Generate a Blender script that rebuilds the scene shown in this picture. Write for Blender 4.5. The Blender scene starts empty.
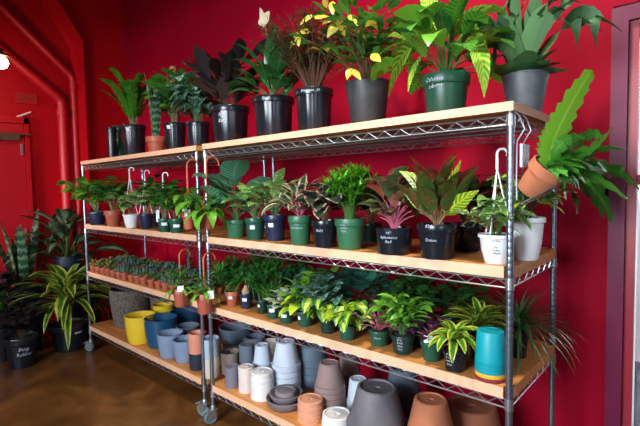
import bpy, math, random
from mathutils import Vector, Matrix
import numpy as np
# ---------------------------------------------------------------- camera, world, lights, exposure
SC = bpy.context.scene
COL = SC.collection
CAM = Vector((0.5377, -1.6178, 1.5062)); YAW, PITCH, ROLL, FPX = 0.7272, -0.0547, -0.0173, 442.7
_cy, _sy, _cp, _sp = math.cos(YAW), math.sin(YAW), math.cos(PITCH), math.sin(PITCH)
FWD = Vector((-_sy*_cp, _cy*_cp, _sp)); _r0 = Vector((_cy, _sy, 0)); _u0 = _r0.cross(FWD)
RGT = _r0*math.cos(ROLL) + _u0*math.sin(ROLL); UPV = -_r0*math.sin(ROLL) + _u0*math.cos(ROLL)
cd = bpy.data.cameras.new('camera'); cam = bpy.data.objects.new('camera', cd); COL.objects.link(cam)
cd.sensor_width = 36; cd.lens = 36*FPX/640; cd.clip_start = 0.05
m3 = Matrix((RGT, UPV, -FWD)).transposed(); cam.matrix_world = Matrix.Translation(CAM) @ m3.to_4x4()
SC.camera = cam
W = bpy.data.worlds.new('World'); SC.world = W; W.use_nodes = True
W.node_tree.nodes['Background'].inputs[0].default_value = (0.55, 0.68, 1.0, 1)
W.node_tree.nodes['Background'].inputs[1].default_value = 0.06
def area(name, loc, target, sx, sy, power, col, spread=180):
    l = bpy.data.lights.new(name, 'AREA'); l.shape = 'RECTANGLE'; l.size = sx; l.size_y = sy; l.energy = power; l.color = col
    l.spread = math.radians(spread)
    o = bpy.data.objects.new(name, l); COL.objects.link(o); o.location = loc
    o.rotation_euler = (Vector(target)-Vector(loc)).to_track_quat('-Z', 'Y').to_euler(); return o
# daylight from the shop front windows behind the photographer, and from the window at the right
area('shopfront_daylight', (-0.6, -4.0, 2.0), (-1.2, 0.8, 1.0), 1.8, 1.6, 88, (0.84, 0.92, 1.0), 95)
area('left_wall_fill', (-3.2, -4.4, 1.7), (-4.4, 0.1, 1.25), 0.9, 1.2, 12, (1.0, 0.95, 0.95), 38)  # added fill to brighten the left wall, no known window there
area('side_window_daylight', (2.6, -2.4, 1.9), (-0.5, 0.5, 1.3), 1.2, 1.6, 11, (0.80, 0.88, 1.0), 110)
area('ceiling_spot', (-0.4, -0.9, 3.6), (-0.4, 0.3, 1.6), 0.25, 0.25, 34, (1.0, 0.93, 0.80), 110)
area('ceiling_spot_far', (-2.2, -1.1, 3.6), (-2.2, 0.3, 1.4), 0.25, 0.25, 12, (1.0, 0.90, 0.75), 75)
area('outdoor_daylight', (1.6, 2.2, 3.6), (1.2, 3.2, 1.0), 2.0, 2.0, 300, (0.9, 0.95, 1.0))
SC.view_settings.view_transform = 'Standard'; SC.view_settings.look = 'None'
SC.view_settings.gamma = 1; SC.view_settings.use_curve_mapping = False
SC.view_settings.exposure = 0.0

# ---------------------------------------------------------------- dimensions of the place
LA, LB, DEP, GAP = 1.8596, 1.8839, 0.5755, 0.1107
XB = -LA-GAP; XBL = XB-LB
SZ = [0.215, 0.7335, 1.1759, 1.756]; BT = 0.0414
ZT = [z+BT for z in SZ]
WY, WX = 0.85, -4.68
PI = math.pi

# ---------------------------------------------------------------- helpers
def ray(px, py): return FWD + RGT*((px-320)/FPX) - UPV*((py-213)/FPX)
def aty(px, py, y):
    d = ray(px, py); return CAM + d*((y-CAM.y)/d.y)
def atx(px, py, x):
    d = ray(px, py); return CAM + d*((x-CAM.x)/d.x)
def atz(px, py, z):
    d = ray(px, py); return CAM + d*((z-CAM.z)/d.z)
def prj(p):
    d = Vector(p)-CAM; z = d.dot(FWD); return 320+FPX*d.dot(RGT)/z, 213-FPX*d.dot(UPV)/z
def depth(p): return (Vector(p)-CAM).dot(FWD)

MATS = {}
def mat(name, col, rough=0.5, metal=0.0, noise=0.0, nscale=8.0, col2=None, spec=0.5, bump=0.0, coat=0.0):
    if name in MATS: return MATS[name]
    m = bpy.data.materials.new(name); m.use_nodes = True; nt = m.node_tree; b = nt.nodes['Principled BSDF']
    b.inputs['Base Color'].default_value = (*col, 1); b.inputs['Roughness'].default_value = rough
    b.inputs['Metallic'].default_value = metal; b.inputs['Specular IOR Level'].default_value = spec
    if coat: b.inputs['Coat Weight'].default_value = coat
    if noise or col2 or bump:
        tc = nt.nodes.new('ShaderNodeTexCoord'); n = nt.nodes.new('ShaderNodeTexNoise')
        n.inputs['Scale'].default_value = nscale; n.inputs['Detail'].default_value = 5
        nt.links.new(tc.outputs['Object'], n.inputs['Vector'])
        if noise or col2:
            c2 = col2 or tuple(max(0, c*(1-noise)) for c in col)
            r = nt.nodes.new('ShaderNodeValToRGB'); r.color_ramp.elements[0].position = .35; r.color_ramp.elements[1].position = .65
            r.color_ramp.elements[0].color = (*c2, 1); r.color_ramp.elements[1].color = (*col, 1)
            nt.links.new(n.outputs['Fac'], r.inputs['Fac']); nt.links.new(r.outputs['Color'], b.inputs['Base Color'])
        if bump:
            bp = nt.nodes.new('ShaderNodeBump'); bp.inputs['Strength'].default_value = bump; bp.inputs['Distance'].default_value = .01
            nt.links.new(n.outputs['Fac'], bp.inputs['Height']); nt.links.new(bp.outputs['Normal'], b.inputs['Normal'])
    MATS[name] = m; return m

def leafmat(name, c1, c2=None, mode='plain', thr=0.5, rough=0.32, c3=None, trans=0.18):
    """c1 main colour, c2 pattern colour, c3 colour some leaves lean to"""
    if name in MATS: return MATS[name]
    m = bpy.data.materials.new(name); m.use_nodes = True; nt = m.node_tree; N = nt.nodes; L = nt.links
    b = N['Principled BSDF']; b.inputs['Roughness'].default_value = rough; b.inputs['Specular IOR Level'].default_value = .45
    def math_(op, a, c=None, cl=False):
        n = N.new('ShaderNodeMath'); n.operation = op; n.use_clamp = cl
        for i, v in enumerate((a, c)):
            if v is None: continue
            if isinstance(v, (int, float)): n.inputs[i].default_value = v
            else: L.new(v, n.inputs[i])
        return n.outputs[0]
    def mix(f, a, c):
        n = N.new('ShaderNodeMix'); n.data_type = 'RGBA'
        if isinstance(f, float): n.inputs[0].default_value = f
        else: L.new(f, n.inputs[0])
        for i, v in ((6, a), (7, c)):
            if isinstance(v, tuple): n.inputs[i].default_value = (*v, 1)
            else: L.new(v, n.inputs[i])
        return n.outputs[2]
    u1 = N.new('ShaderNodeUVMap'); u1.uv_map = 'UVMap'; s = N.new('ShaderNodeSeparateXYZ'); L.new(u1.outputs[0], s.inputs[0])
    u2 = N.new('ShaderNodeUVMap'); u2.uv_map = 'Rnd'; s2 = N.new('ShaderNodeSeparateXYZ'); L.new(u2.outputs[0], s2.inputs[0])
    U, V, Rn = s.outputs[0], s.outputs[1], s2.outputs[0]
    a = math_('ABSOLUTE', math_('MULTIPLY', math_('SUBTRACT', U, .5), 2.0))
    nz = N.new('ShaderNodeTexNoise'); nz.inputs['Scale'].default_value = 4; nz.inputs['Detail'].default_value = 3
    cmb = N.new('ShaderNodeCombineXYZ'); L.new(U, cmb.inputs[0]); L.new(math_('MULTIPLY', V, 3.0), cmb.inputs[1]); L.new(math_('MULTIPLY', Rn, 37.0), cmb.inputs[2])
    L.new(cmb.outputs[0], nz.inputs['Vector']); nf = nz.outputs['Fac']
    c2 = c2 or tuple(min(1, x*1.6+.01) for x in c1)
    base = mix(Rn, tuple(x*.65 for x in c1), c1)
    if c3: base = mix(math_('MULTIPLY', math_('SUBTRACT', s2.outputs[1], .62), 12.0, True), base, c3)
    if mode == 'plain':
        out = mix(math_('MULTIPLY', math_('SUBTRACT', .14, a), 5.0, True), base, c2)
    elif mode == 'margin':
        f = math_('MULTIPLY', math_('SUBTRACT', math_('ADD', a, math_('MULTIPLY', math_('SUBTRACT', nf, .5), .9)), thr), 8.0, True); out = mix(f, base, c2)
    elif mode == 'stripe':
        f = math_('MULTIPLY', math_('SUBTRACT', thr, math_('ADD', a, math_('MULTIPLY', math_('SUBTRACT', nf, .5), .3))), 9.0, True); out = mix(f, base, c2)
    elif mode == 'blotch':
        f = math_('MULTIPLY', math_('SUBTRACT', nf, thr), 12.0, True); out = mix(f, base, c2)
    elif mode == 'veins':
        w = math_('SINE', math_('MULTIPLY', math_('SUBTRACT', V, math_('MULTIPLY', a, .16)), 62.0))
        f = math_('MULTIPLY', math_('SUBTRACT', w, thr), 2.5, True)
        f = math_('MAXIMUM', f, math_('MULTIPLY', math_('SUBTRACT', .13, a), 8.0, True)); out = mix(f, base, c2)
    elif mode == 'bands':
        w = math_('SINE', math_('ADD', math_('MULTIPLY', V, 55.0), math_('MULTIPLY', nf, 8.0)))
        out = mix(math_('MULTIPLY', math_('SUBTRACT', w, thr), 3.0, True), base, c2)
    L.new(out, b.inputs['Base Color'])
    tr = N.new('ShaderNodeBsdfTranslucent'); L.new(out, tr.inputs['Color']); ms = N.new('ShaderNodeMixShader'); ms.inputs[0].default_value = trans
    L.new(b.outputs[0], ms.inputs[1]); L.new(tr.outputs[0], ms.inputs[2]); L.new(ms.outputs[0], N['Material Output'].inputs[0])
    MATS[name] = m; return m

class G:
    """collects geometry, then links it as one mesh object"""
    def __init__(s): s.v = []; s.f = []; s.uv = []; s.rn = []; s.flat = set()
    def face(s, idx, uv=None, rn=(0.5, 0.5), flat=False):
        if flat: s.flat.add(len(s.f))
        s.f.append(idx); s.uv.append(uv or [(0.5, 0.5)]*len(idx)); s.rn.append(rn)
    def box(s, lo, hi, M=None):
        b = len(s.v); x0, y0, z0 = lo; x1, y1, z1 = hi
        P = [(x0,y0,z0),(x1,y0,z0),(x1,y1,z0),(x0,y1,z0),(x0,y0,z1),(x1,y0,z1),(x1,y1,z1),(x0,y1,z1)]
        s.v += [Vector(p) if M is None else M @ Vector(p) for p in P]
        for q in ((0,3,2,1),(4,5,6,7),(0,1,5,4),(1,2,6,5),(2,3,7,6),(3,0,4,7)): s.face([b+i for i in q], flat=True)
    def prism(s, pts, z0, z1, M=None):
        b = len(s.v); n = len(pts)
        for z in (z0, z1):
            for p in pts:
                q = Vector((p[0], p[1], z)); s.v.append(q if M is None else M @ q)
        s.face(list(range(b+n-1, b-1, -1)), flat=True); s.face(list(range(b+n, b+2*n)), flat=True)
        for i in range(n): j = (i+1) % n; s.face([b+i, b+j, b+n+j, b+n+i], flat=True)
    def tube(s, pts, r0, r1=None, n=6, cap=True, rn=(0.5, 0.5)):
        r1 = r0 if r1 is None else r1; pts = [Vector(p) for p in pts]; b = len(s.v); k = len(pts); ref = None
        for i, p in enumerate(pts):
            t = (pts[min(i+1, k-1)]-pts[max(i-1, 0)]).normalized()
            if ref is None: ref = Vector((0, 0, 1)) if abs(t.z) < .9 else Vector((1, 0, 0))
            a = t.cross(ref)
            if a.length < 1e-4: a = t.orthogonal()
            a.normalize(); c = a.cross(t).normalized(); ref = c
            r = r0+(r1-r0)*i/max(1, k-1)
            for j in range(n):
                th = 2*PI*j/n; s.v.append(p+a*(r*math.cos(th))+c*(r*math.sin(th)))
        for i in range(k-1):
            for j in range(n):
                j2 = (j+1) % n; s.face([b+i*n+j, b+i*n+j2, b+(i+1)*n+j2, b+(i+1)*n+j], rn=rn)
        if cap: s.face([b+j for j in range(n-1, -1, -1)], flat=True); s.face([b+(k-1)*n+j for j in range(n)], flat=True)
    def lathe(s, prof, n=32, rib=None, M=None, close=False):
        """prof: (r, z) from outside bottom round to inside; rib(i, th) scales radius"""
        b = len(s.v)
        for i, (r, z) in enumerate(prof):
            for j in range(n):
                th = 2*PI*j/n; rr = r*(rib(i, th) if rib else 1)
                q = Vector((rr*math.cos(th), rr*math.sin(th), z)); s.v.append(q if M is None else M @ q)
        for i in range(len(prof)-1):
            for j in range(n):
                j2 = (j+1) % n; s.face([b+i*n+j, b+i*n+j2, b+(i+1)*n+j2, b+(i+1)*n+j])
        s.face([b+j for j in range(n-1, -1, -1)], flat=True); e = b+(len(prof)-1)*n; s.face([e+j for j in range(n)], flat=True)
    def ribbon(s, pts, wid, side=None, cup=0.15, rn=(0.5, 0.5), wav=0.0, th=0.0):
        """leaf blade along pts with half widths wid"""
        b = len(s.v); k = len(pts); pts = [Vector(p) for p in pts]
        for i, p in enumerate(pts):
            t = (pts[min(i+1, k-1)]-pts[max(i-1, 0)]).normalized()
            sd = side if side is not None else t.cross(Vector((0, 0, 1)))
            sd = sd - t*sd.dot(t)
            if sd.length < 1e-4: sd = t.orthogonal()
            sd.normalize(); nrm = sd.cross(t).normalized(); w = wid[i]
            o = wav*w*math.sin(i*2.3)
            s.v += [p-sd*w+nrm*(cup*w+o), p.copy(), p+sd*w+nrm*(cup*w-o)]
        for i in range(k-1):
            v0, v1 = i/(k-1), (i+1)/(k-1); a = b+i*3
            s.face([a, a+1, a+4, a+3], [(0, v0), (.5, v0), (.5, v1), (0, v1)], rn)
            s.face([a+1, a+2, a+5, a+4], [(.5, v0), (1, v0), (1, v1), (.5, v1)], rn)
    def build(s, name, m, parent=None, limit=None, loc=None, smooth=True):
        if limit: s.v = [limit(Vector(p)) for p in s.v]
        me = bpy.data.meshes.new(name); me.from_pydata([tuple(p) for p in s.v], [], s.f)
        u = me.uv_layers.new(name='UVMap'); r = me.uv_layers.new(name='Rnd')
        ua = []; ra = []
        for f, q, n_ in zip(s.f, s.uv, s.rn):
            for c in q: ua += [c[0], c[1]]; ra += [n_[0], n_[1]]
        u.data.foreach_set('uv', ua); r.data.foreach_set('uv', ra)
        me.polygons.foreach_set('use_smooth', [smooth and (i not in s.flat) for i in range(len(s.f))])
        me.materials.append(m); me.set_sharp_from_angle(angle=.6) if smooth else None; o = bpy.data.objects.new(name, me); COL.objects.link(o)
        if parent: o.parent = parent
        if loc is not None: o.location = loc
        return o

def empty(name, loc, label=None, cat=None, group=None):
    o = bpy.data.objects.new(name, None); COL.objects.link(o); o.location = loc; o.empty_display_size = .05
    return tag(o, label, cat, group)
def tag(o, label=None, cat=None, group=None, kind=None):
    if label: o['label'] = label
    if cat: o['category'] = cat
    if group: o['group'] = group
    if kind: o['kind'] = kind
    return o
def struct(g, name, m, smooth=True): return tag(g.build(name, m, smooth=smooth), kind='structure')
def copy_tree(o, parent=None):
    c = o.copy(); COL.objects.link(c)
    if parent: c.parent = parent
    for ch in list(o.children): copy_tree(ch, c)
    return c

# ---------------------------------------------------------------- leaf geometry
SH = {
 'ellip': lambda t: math.sin(PI*min(1, t*.97+.03))**.85,
 'lance': lambda t: (math.sin(PI*(t**.75)*.985+.03))**.9,
 'strap': lambda t: min(1, .45+t*2.5)*(1-t**3.2)**.8 if t < 1 else 0,
 'grass': lambda t: (1-t)**.6,
 'heart': lambda t: (math.sin(PI*(t**.55)))**.7 if 0 < t < 1 else .08,
 'round': lambda t: math.sqrt(max(0, 1-(2*t-1)**2)),
 'spoon': lambda t: .25+.75*math.sin(PI*t**1.7) if t < 1 else .05,
 'snake': lambda t: (.55+.45*math.sin(PI*t*.8))*(1-t**6),
 'tooth': lambda t: (.45+.55*math.sin(PI*min(1, t*.9+.1))**.7)*(1+.55*((t*9) % 1)) if t < .99 else .1,
 'wavy': lambda t: (math.sin(PI*(t**.7)*.97+.06)**.6)*(1+.34*math.sin(t*34)),
}
def leaf(g, base, yaw, elev, Ln, Wd, shape='lance', droop=0.6, cup=0.15, roll=0.0, k=6, rng=random, wav=0.0):
    p = Vector(base); pts = [p.copy()]; e = elev; st = Ln/k
    hd = Vector((math.cos(yaw), math.sin(yaw), 0)); sd = Vector((math.sin(yaw), -math.cos(yaw), 0))
    for i in range(k):
        p = p + (hd*math.cos(e)+Vector((0, 0, 1))*math.sin(e))*st; pts.append(p.copy()); e -= droop/k
    sd = sd*math.cos(roll)+Vector((0, 0, 1))*math.sin(roll)
    f = SH[shape]; wid = [max(.0004, Wd*.5*f(i/k)) for i in range(k+1)]
    g.ribbon(pts, wid, sd, cup, (rng.random(), rng.random()), wav)
    return p
def bez(a, b, c, k):
    a, b, c = Vector(a), Vector(b), Vector(c)
    return [a*(1-t)**2+b*2*t*(1-t)+c*t*t for t in [i/k for i in range(k+1)]]
def frond(g, a, b, c, Wd, shape='strap', k=10, cup=.1, rng=random, side=None, wav=0.0):
    pts = bez(a, b, c, k); f = SH[shape]
    g.ribbon(pts, [max(.0005, Wd*.5*f(i/k)) for i in range(k+1)], side, cup, (rng.random(), rng.random()), wav)

GA = 2.39996
def p_rosette(g, gs, u, rng, n=20, L=.3, Wd=.03, e0=1.4, e1=.2, droop=1.2, shape='strap', base=0.0, stem=0.0, k=7, cup=.2, wav=0, r0=.0):
    if stem: gs.tube([(0, 0, 0), (rng.uniform(-.01, .01), 0, stem)], .012, .008, 6)
    for i in range(n):
        t = (i+.5)/n; yaw = i*GA+rng.uniform(-.3, .3); e = e0+(e1-e0)*t+rng.uniform(-.12, .12)
        l = L*(rng.uniform(.8, 1.1))*(1-.25*(1-t) if e1 < e0 else 1)
        leaf(g, (math.cos(yaw)*r0*t, math.sin(yaw)*r0*t, base+stem*(1-t*.4)), yaw, e, l, Wd*rng.uniform(.8, 1.15), shape, droop*rng.uniform(.7, 1.3), cup, rng.uniform(-.25, .25), k, rng, wav)
def p_bush(g, gs, u, rng, n=8, H=.3, S=.15, L=.07, Wd=.035, per=7, shape='ellip', droop=.7, start=.25, curve=.5, lean=(0, 0), pet=.3, sr=.0022, k=4, wav=0, e=.35, hv=.35):
    for i in range(n):
        yaw = i*GA+rng.uniform(-.4, .4); rr = math.sqrt((i+.4)/n)*S*rng.uniform(.8, 1.15); h = H*rng.uniform(1-hv, 1.0)*(1-.25*(rr/S)**2 if S else 1)
        tip = Vector((math.cos(yaw)*rr+lean[0], math.sin(yaw)*rr+lean[1], h)); mid = Vector((tip.x*(.5-.3*curve), tip.y*(.5-.3*curve), h*(.55+.25*curve)))
        b0 = Vector((math.cos(yaw)*.012, math.sin(yaw)*.012, 0)); pts = bez(b0, mid, tip, 7); gs.tube(pts, sr, sr*.5, 4, False)
        for j in range(per):
            t = start+(1-start)*(j+.7)/per; q = t*7; a = int(min(6, q)); pp = pts[a].lerp(pts[a+1], min(1, q-a))
            ly = yaw+j*2.3+rng.uniform(-.5, .5) if t < .97 else yaw
            l = L*rng.uniform(.7, 1.15)
            pe = pp+Vector((math.cos(ly), math.sin(ly), .5))*l*pet
            if pet > .1: gs.tube([pp, pe], sr*.5, sr*.4, 3, False)
            leaf(g, pe, ly, e+rng.uniform(-.4, .4), l, Wd*rng.uniform(.75, 1.15), shape, droop*rng.uniform(.5, 1.4), .18, rng.uniform(-.5, .5), k, rng, wav)
def p_petiole(g, gs, u, rng, n=14, H=.25, S=.15, L=.12, Wd=.06, shape='heart', droop=.9, e=.4, sr=.002, k=6, wav=0.04, cup=.15, hmin=.4, lean=(0, 0)):
    for i in range(n):
        t = (i+.5)/n; yaw = i*GA+rng.uniform(-.4, .4); rr = S*math.sqrt(t)*rng.uniform(.7, 1.1); h = H*(1-(1-hmin)*t)*rng.uniform(.85, 1.05)
        tip = Vector((math.cos(yaw)*rr+lean[0], math.sin(yaw)*rr+lean[1], h)); mid = Vector((tip.x*.25, tip.y*.25, h*.75))
        pts = bez((math.cos(yaw)*.01, math.sin(yaw)*.01, 0), mid, tip, 5); gs.tube(pts, sr, sr*.7, 4, False)
        leaf(g, tip, yaw+rng.uniform(-.3, .3), e*rng.uniform(.3, 1.3)+(1-t)*.5, L*rng.uniform(.75, 1.1), Wd*rng.uniform(.8, 1.1), shape, droop*rng.uniform(.6, 1.4), cup, rng.uniform(-.4, .4), k, rng, wav)
def p_pinnate(g, gs, u, rng, n=8, H=.3, S=.2, L=.06, Wd=.02, pairs=10, shape='ellip', arch=.6, ang=.9, sr=.003, start=.2, k=3, droop=.4, e=.3, hmin=.6):
    for i in range(n):
        t = (i+.5)/n; yaw = i*GA+rng.uniform(-.3, .3); rr = S*(.35+.65*t)*rng.uniform(.8, 1.1); h = H*(1-(1-hmin)*t)*rng.uniform(.85, 1.05)
        tip = Vector((math.cos(yaw)*rr, math.sin(yaw)*rr, h)); mid = Vector((tip.x*.3, tip.y*.3, h*(.75+.45*arch)))
        pts = bez((math.cos(yaw)*.012, math.sin(yaw)*.012, 0), mid, tip, 8); gs.tube(pts, sr, sr*.35, 4, False)
        for j in range(pairs):
            q = (start+(1-start)*j/max(1, pairs-1))*8; a = int(min(7, q)); pp = pts[a].lerp(pts[a+1], min(1, q-a)); tl = 1-.45*abs(j/pairs-.35)*1.6
            d = (pts[a+1]-pts[a]).normalized(); ay = math.atan2(d.y, d.x) if (abs(d.x)+abs(d.y)) > .05 else yaw; el = math.asin(max(-1, min(1, d.z)))
            for sgn in (-1, 1):
                leaf(g, pp, ay+sgn*ang, el*.6+e*.3+rng.uniform(-.15, .15), L*tl*rng.uniform(.85, 1.1), Wd, shape, droop, .15, sgn*.2, k, rng)
def p_wisp(g, gs, u, rng, n=30, H=.4, S=.2, L=.03, Wd=.003, per=14, sr=.0012, curve=.6, shape='grass', start=.25, e=.4):
    for i in range(n):
        yaw = rng.uniform(0, 2*PI); rr = S*math.sqrt(rng.random()); h = H*rng.uniform(.55, 1)*(1-.3*rr/S)
        tip = Vector((math.cos(yaw)*rr, math.sin(yaw)*rr, h)); mid = Vector((tip.x*.3, tip.y*.3, h*(.6+.4*curve))); pts = bez((math.cos(yaw)*.02, math.sin(yaw)*.02, 0), mid, tip, 6)
        gs.tube(pts, sr, sr*.4, 3, False)
        for j in range(per):
            q = (start+(1-start)*rng.random())*6; a = int(min(5, q)); pp = pts[a].lerp(pts[a+1], min(1, q-a))
            leaf(g, pp, rng.uniform(0, 2*PI), e+rng.uniform(-.5, .6), L*rng.uniform(.6, 1.2), Wd, shape, .3, .05, 0, 2, rng)

# ---------------------------------------------------------------- leaf colours
LM = dict(
 deep=leafmat('leaf_deep_green', (.022, .10, .020)), mid=leafmat('leaf_mid_green', (.06, .22, .03)), bright=leafmat('leaf_bright_green', (.15, .40, .035)),
 lime=leafmat('leaf_lime', (.42, .62, .03), (.45, .6, .08)), grey=leafmat('leaf_grey_green', (.07, .13, .08), rough=.6), zz=leafmat('leaf_zz', (.07, .30, .025), rough=.25),
 snake=leafmat('leaf_snake', (.025, .09, .045), (.12, .22, .12), 'bands', .1), silver=leafmat('leaf_silver', (.04, .12, .07), (.22, .34, .30), 'blotch', .52),
 purple=leafmat('leaf_dark_purple', (.022, .018, .022), (.05, .03, .03), rough=.3, trans=.05), peace=leafmat('leaf_glossy_green', (.025, .13, .03), rough=.25),
 spathe=leafmat('leaf_cream', (.75, .68, .50), (.8, .75, .55)), yellow=leafmat('leaf_yellow', (.66, .56, .07), (.6, .6, .12)), wisp=leafmat('leaf_brown_green', (.05, .06, .02), c3=(.13, .06, .03)),
 zebra=leafmat('leaf_zebra', (.035, .17, .02), (.10, .30, .03), 'veins', .2, c3=(.12, .32, .03)), zebray=leafmat('leaf_zebra_yellow', (.14, .36, .03), (.42, .58, .07), 'veins', .1), stag=leafmat('leaf_staghorn', (.05, .14, .05), (.05, .11, .05), rough=.55),
 orb=leafmat('leaf_orbifolia', (.035, .19, .09), (.15, .30, .19), 'veins', .3), varw=leafmat('leaf_white_variegated', (.13, .30, .07), (.75, .78, .40), 'blotch', .50),
 pothos=leafmat('leaf_marble', (.16, .36, .07), (.66, .74, .42), 'blotch', .55), tri=leafmat('leaf_tricolor', (.05, .13, .05), (.66, .48, .36), 'margin', .55),
 ficus=leafmat('leaf_ruby', (.035, .05, .035), (.55, .40, .28), 'margin', .75, c3=(.10, .04, .03)), palm=leafmat('leaf_palm', (.10, .38, .02)), agl=leafmat('leaf_aglaonema', (.06, .13, .045), (.40, .10, .08), 'margin', .85, c3=(.30, .09, .05)),
 croton=leafmat('leaf_croton', (.05, .10, .02), (.26, .05, .02), 'blotch', .55, c3=(.13, .025, .015)), crotony=leafmat('leaf_croton_yellow', (.13, .34, .02), (.62, .60, .04), 'veins', .2),
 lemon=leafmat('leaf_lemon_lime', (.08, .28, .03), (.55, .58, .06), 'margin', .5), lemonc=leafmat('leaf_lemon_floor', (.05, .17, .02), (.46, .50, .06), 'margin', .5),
 dieff=leafmat('leaf_dieffenbachia', (.015, .05, .02), (.13, .20, .11), 'stripe', .45), fern=leafmat('leaf_fern', (.08, .30, .035)), fernb=leafmat('leaf_fern_bright', (.16, .40, .03), (.22, .45, .06)),
 aspar=leafmat('leaf_asparagus', (.045, .20, .035)), blue=leafmat('leaf_blue_green', (.03, .15, .10), (.05, .16, .12)), fit=leafmat('leaf_fittonia', (.06, .16, .06), (.60, .62, .50), 'veins', -.1),
 brasil=leafmat('leaf_brasil', (.08, .28, .035), (.52, .60, .08), 'stripe', .5), pinkv=leafmat('leaf_pink_green', (.08, .10, .05), (.40, .26, .24), 'blotch', .5), plum=leafmat('leaf_plum', (.06, .012, .05), (.12, .02, .09)),
 suc1=leafmat('succulent_blue', (.22, .36, .32), (.28, .42, .36), rough=.6), suc2=leafmat('succulent_green', (.10, .22, .07), (.14, .26, .10), rough=.5), suc3=leafmat('succulent_pink', (.30, .13, .12), (.35, .2, .16), rough=.6), suc4=leafmat('succulent_dark', (.08, .18, .12), (.12, .24, .18), rough=.5), suc5=leafmat('succulent_yellow', (.36, .34, .06), (.4, .4, .1), rough=.5),
 stemg=mat('stem_green', (.06, .16, .03), .5), stemb=mat('stem_brown', (.10, .05, .025), .7), stemp=mat('stem_pink', (.50, .12, .18), .4), stemr=mat('stem_tan', (.28, .14, .07), .6), stemy=mat('stem_pale', (.32, .36, .14), .5),
 ribbon=leafmat('leaf_marginata', (.035, .11, .025), (.10, .08, .04), 'margin', .8))
PM = dict(
 black=mat('plastic_black', (.010, .012, .018), .24), green=mat('plastic_green', (.012, .075, .045), .38), lgreen=mat('plastic_light_green', (.030, .130, .060), .42), terra=mat('terracotta_plastic', (.36, .085, .045), .5),
 terracotta=mat('terracotta_clay', (.46, .15, .07), .8, noise=.2, nscale=14), white=mat('plastic_white', (.80, .80, .82), .35), grey=mat('plastic_grey_pot', (.10, .12, .14), .5, noise=.35, nscale=9), navy=mat('plastic_navy', (.012, .02, .05), .35),
 dgreen=mat('plastic_dark_green', (.006, .03, .025), .38), oldblack=mat('plastic_dusty_black', (.035, .038, .045), .5, noise=.4, nscale=12))
SOIL = mat('potting_soil', (.035, .020, .012), .95, noise=.6, nscale=60, bump=.5)
STICK = mat('paper_sticker', (.82, .84, .88), .6); INK = mat('white_ink', (.50, .56, .66), .6); BINK = mat('black_ink', (.03, .03, .05), .5)

# ---------------------------------------------------------------- pots
def pot_profile(kind, R, h):
    r = R
    if kind == 'tall':   return [(r*.76, 0), (r*.78, .004), (r*.90, h*.86), (r*.985, h*.865), (r*1.0, h*.90), (r*1.0, h*.985), (r*.99, h), (r*.94, h), (r*.90, h*.86)]
    if kind == 'nursery': return [(r*.74, 0), (r*.77, .004), (r*.90, h*.74), (r*.97, h*.76), (r*1.0, h*.80), (r*1.0, h*.98), (r*.985, h), (r*.93, h), (r*.90, h*.9)]
    if kind == 'terra': return [(r*.68, 0), (r*.70, .003), (r*.87, h*.70), (r*1.0, h*.71), (r*1.0, h*.985), (r*.98, h), (r*.91, h), (r*.86, h*.86)]
    if kind == 'hang':  return [(r*.60, 0), (r*.64, .003), (r*.82, h*.45), (r*.90, h*.86), (r*1.0, h*.89), (r*1.0, h*.98), (r*.98, h), (r*.92, h), (r*.88, h*.9)]
    if kind == 'cone':  return [(r*.66, 0), (r*.68, .003), (r*.97, h*.97), (r*1.0, h*.975), (r*1.0, h*.99), (r*.98, h), (r*.93, h), (r*.90, h*.88)]
    if kind == 'straight': return [(r*.90, 0), (r*.93, .004), (r*.99, h*.8), (r, h*.98), (r*.98, h), (r*.92, h), (r*.90, h*.9)]
def make_pot(parent, kind, R, h, m, name='pot', holes=True, ribs=False):
    g = G(); prof = pot_profile(kind, R, h)
    g.lathe(prof, 48 if ribs else 28, (lambda i, th: 1+(.018 if math.sin(th*14) > 0 else -.012)*(1 if 1 <= i <= 2 else 0)) if ribs else None)
    o = g.build(name, m, parent)
    s = G(); zs = prof[-1][1]+.002; s.lathe([(prof[-1][0]*.96, zs-.004), (prof[-1][0]*.96, zs), (prof[-1][0]*.5, zs+.006)], 20); s.build('soil', SOIL, parent)
    return zs
def camang(p): return math.atan2(CAM.y-p[1], CAM.x-p[0])
def rad_at(kind, R, h, z):
    pr = pot_profile(kind, R, h)[:-2]
    for a, b in zip(pr, pr[1:]):
        if a[1] <= z <= b[1] and b[1] > a[1]: return a[0]+(b[0]-a[0])*(z-a[1])/(b[1]-a[1])
    return R
def sticker(parent, pos, kind, R, h, off=-.3, z=.55, w=.5, hh=.16, name='price_label', m=None):
    g = G(); a0 = camang(pos)+off; n = 6; z0, z1 = h*(z-hh/2), h*(z+hh/2)
    for i in range(n+1):
        a = a0+w*(i/n-.5)
        for zz in (z0, z1):
            rr = rad_at(kind, R, h, zz)+.0022; g.v.append(Vector((math.cos(a)*rr, math.sin(a)*rr, zz)))
    for i in range(n): g.face([2*i, 2*i+2, 2*i+3, 2*i+1])
    g.build(name, m or STICK, parent)
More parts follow.
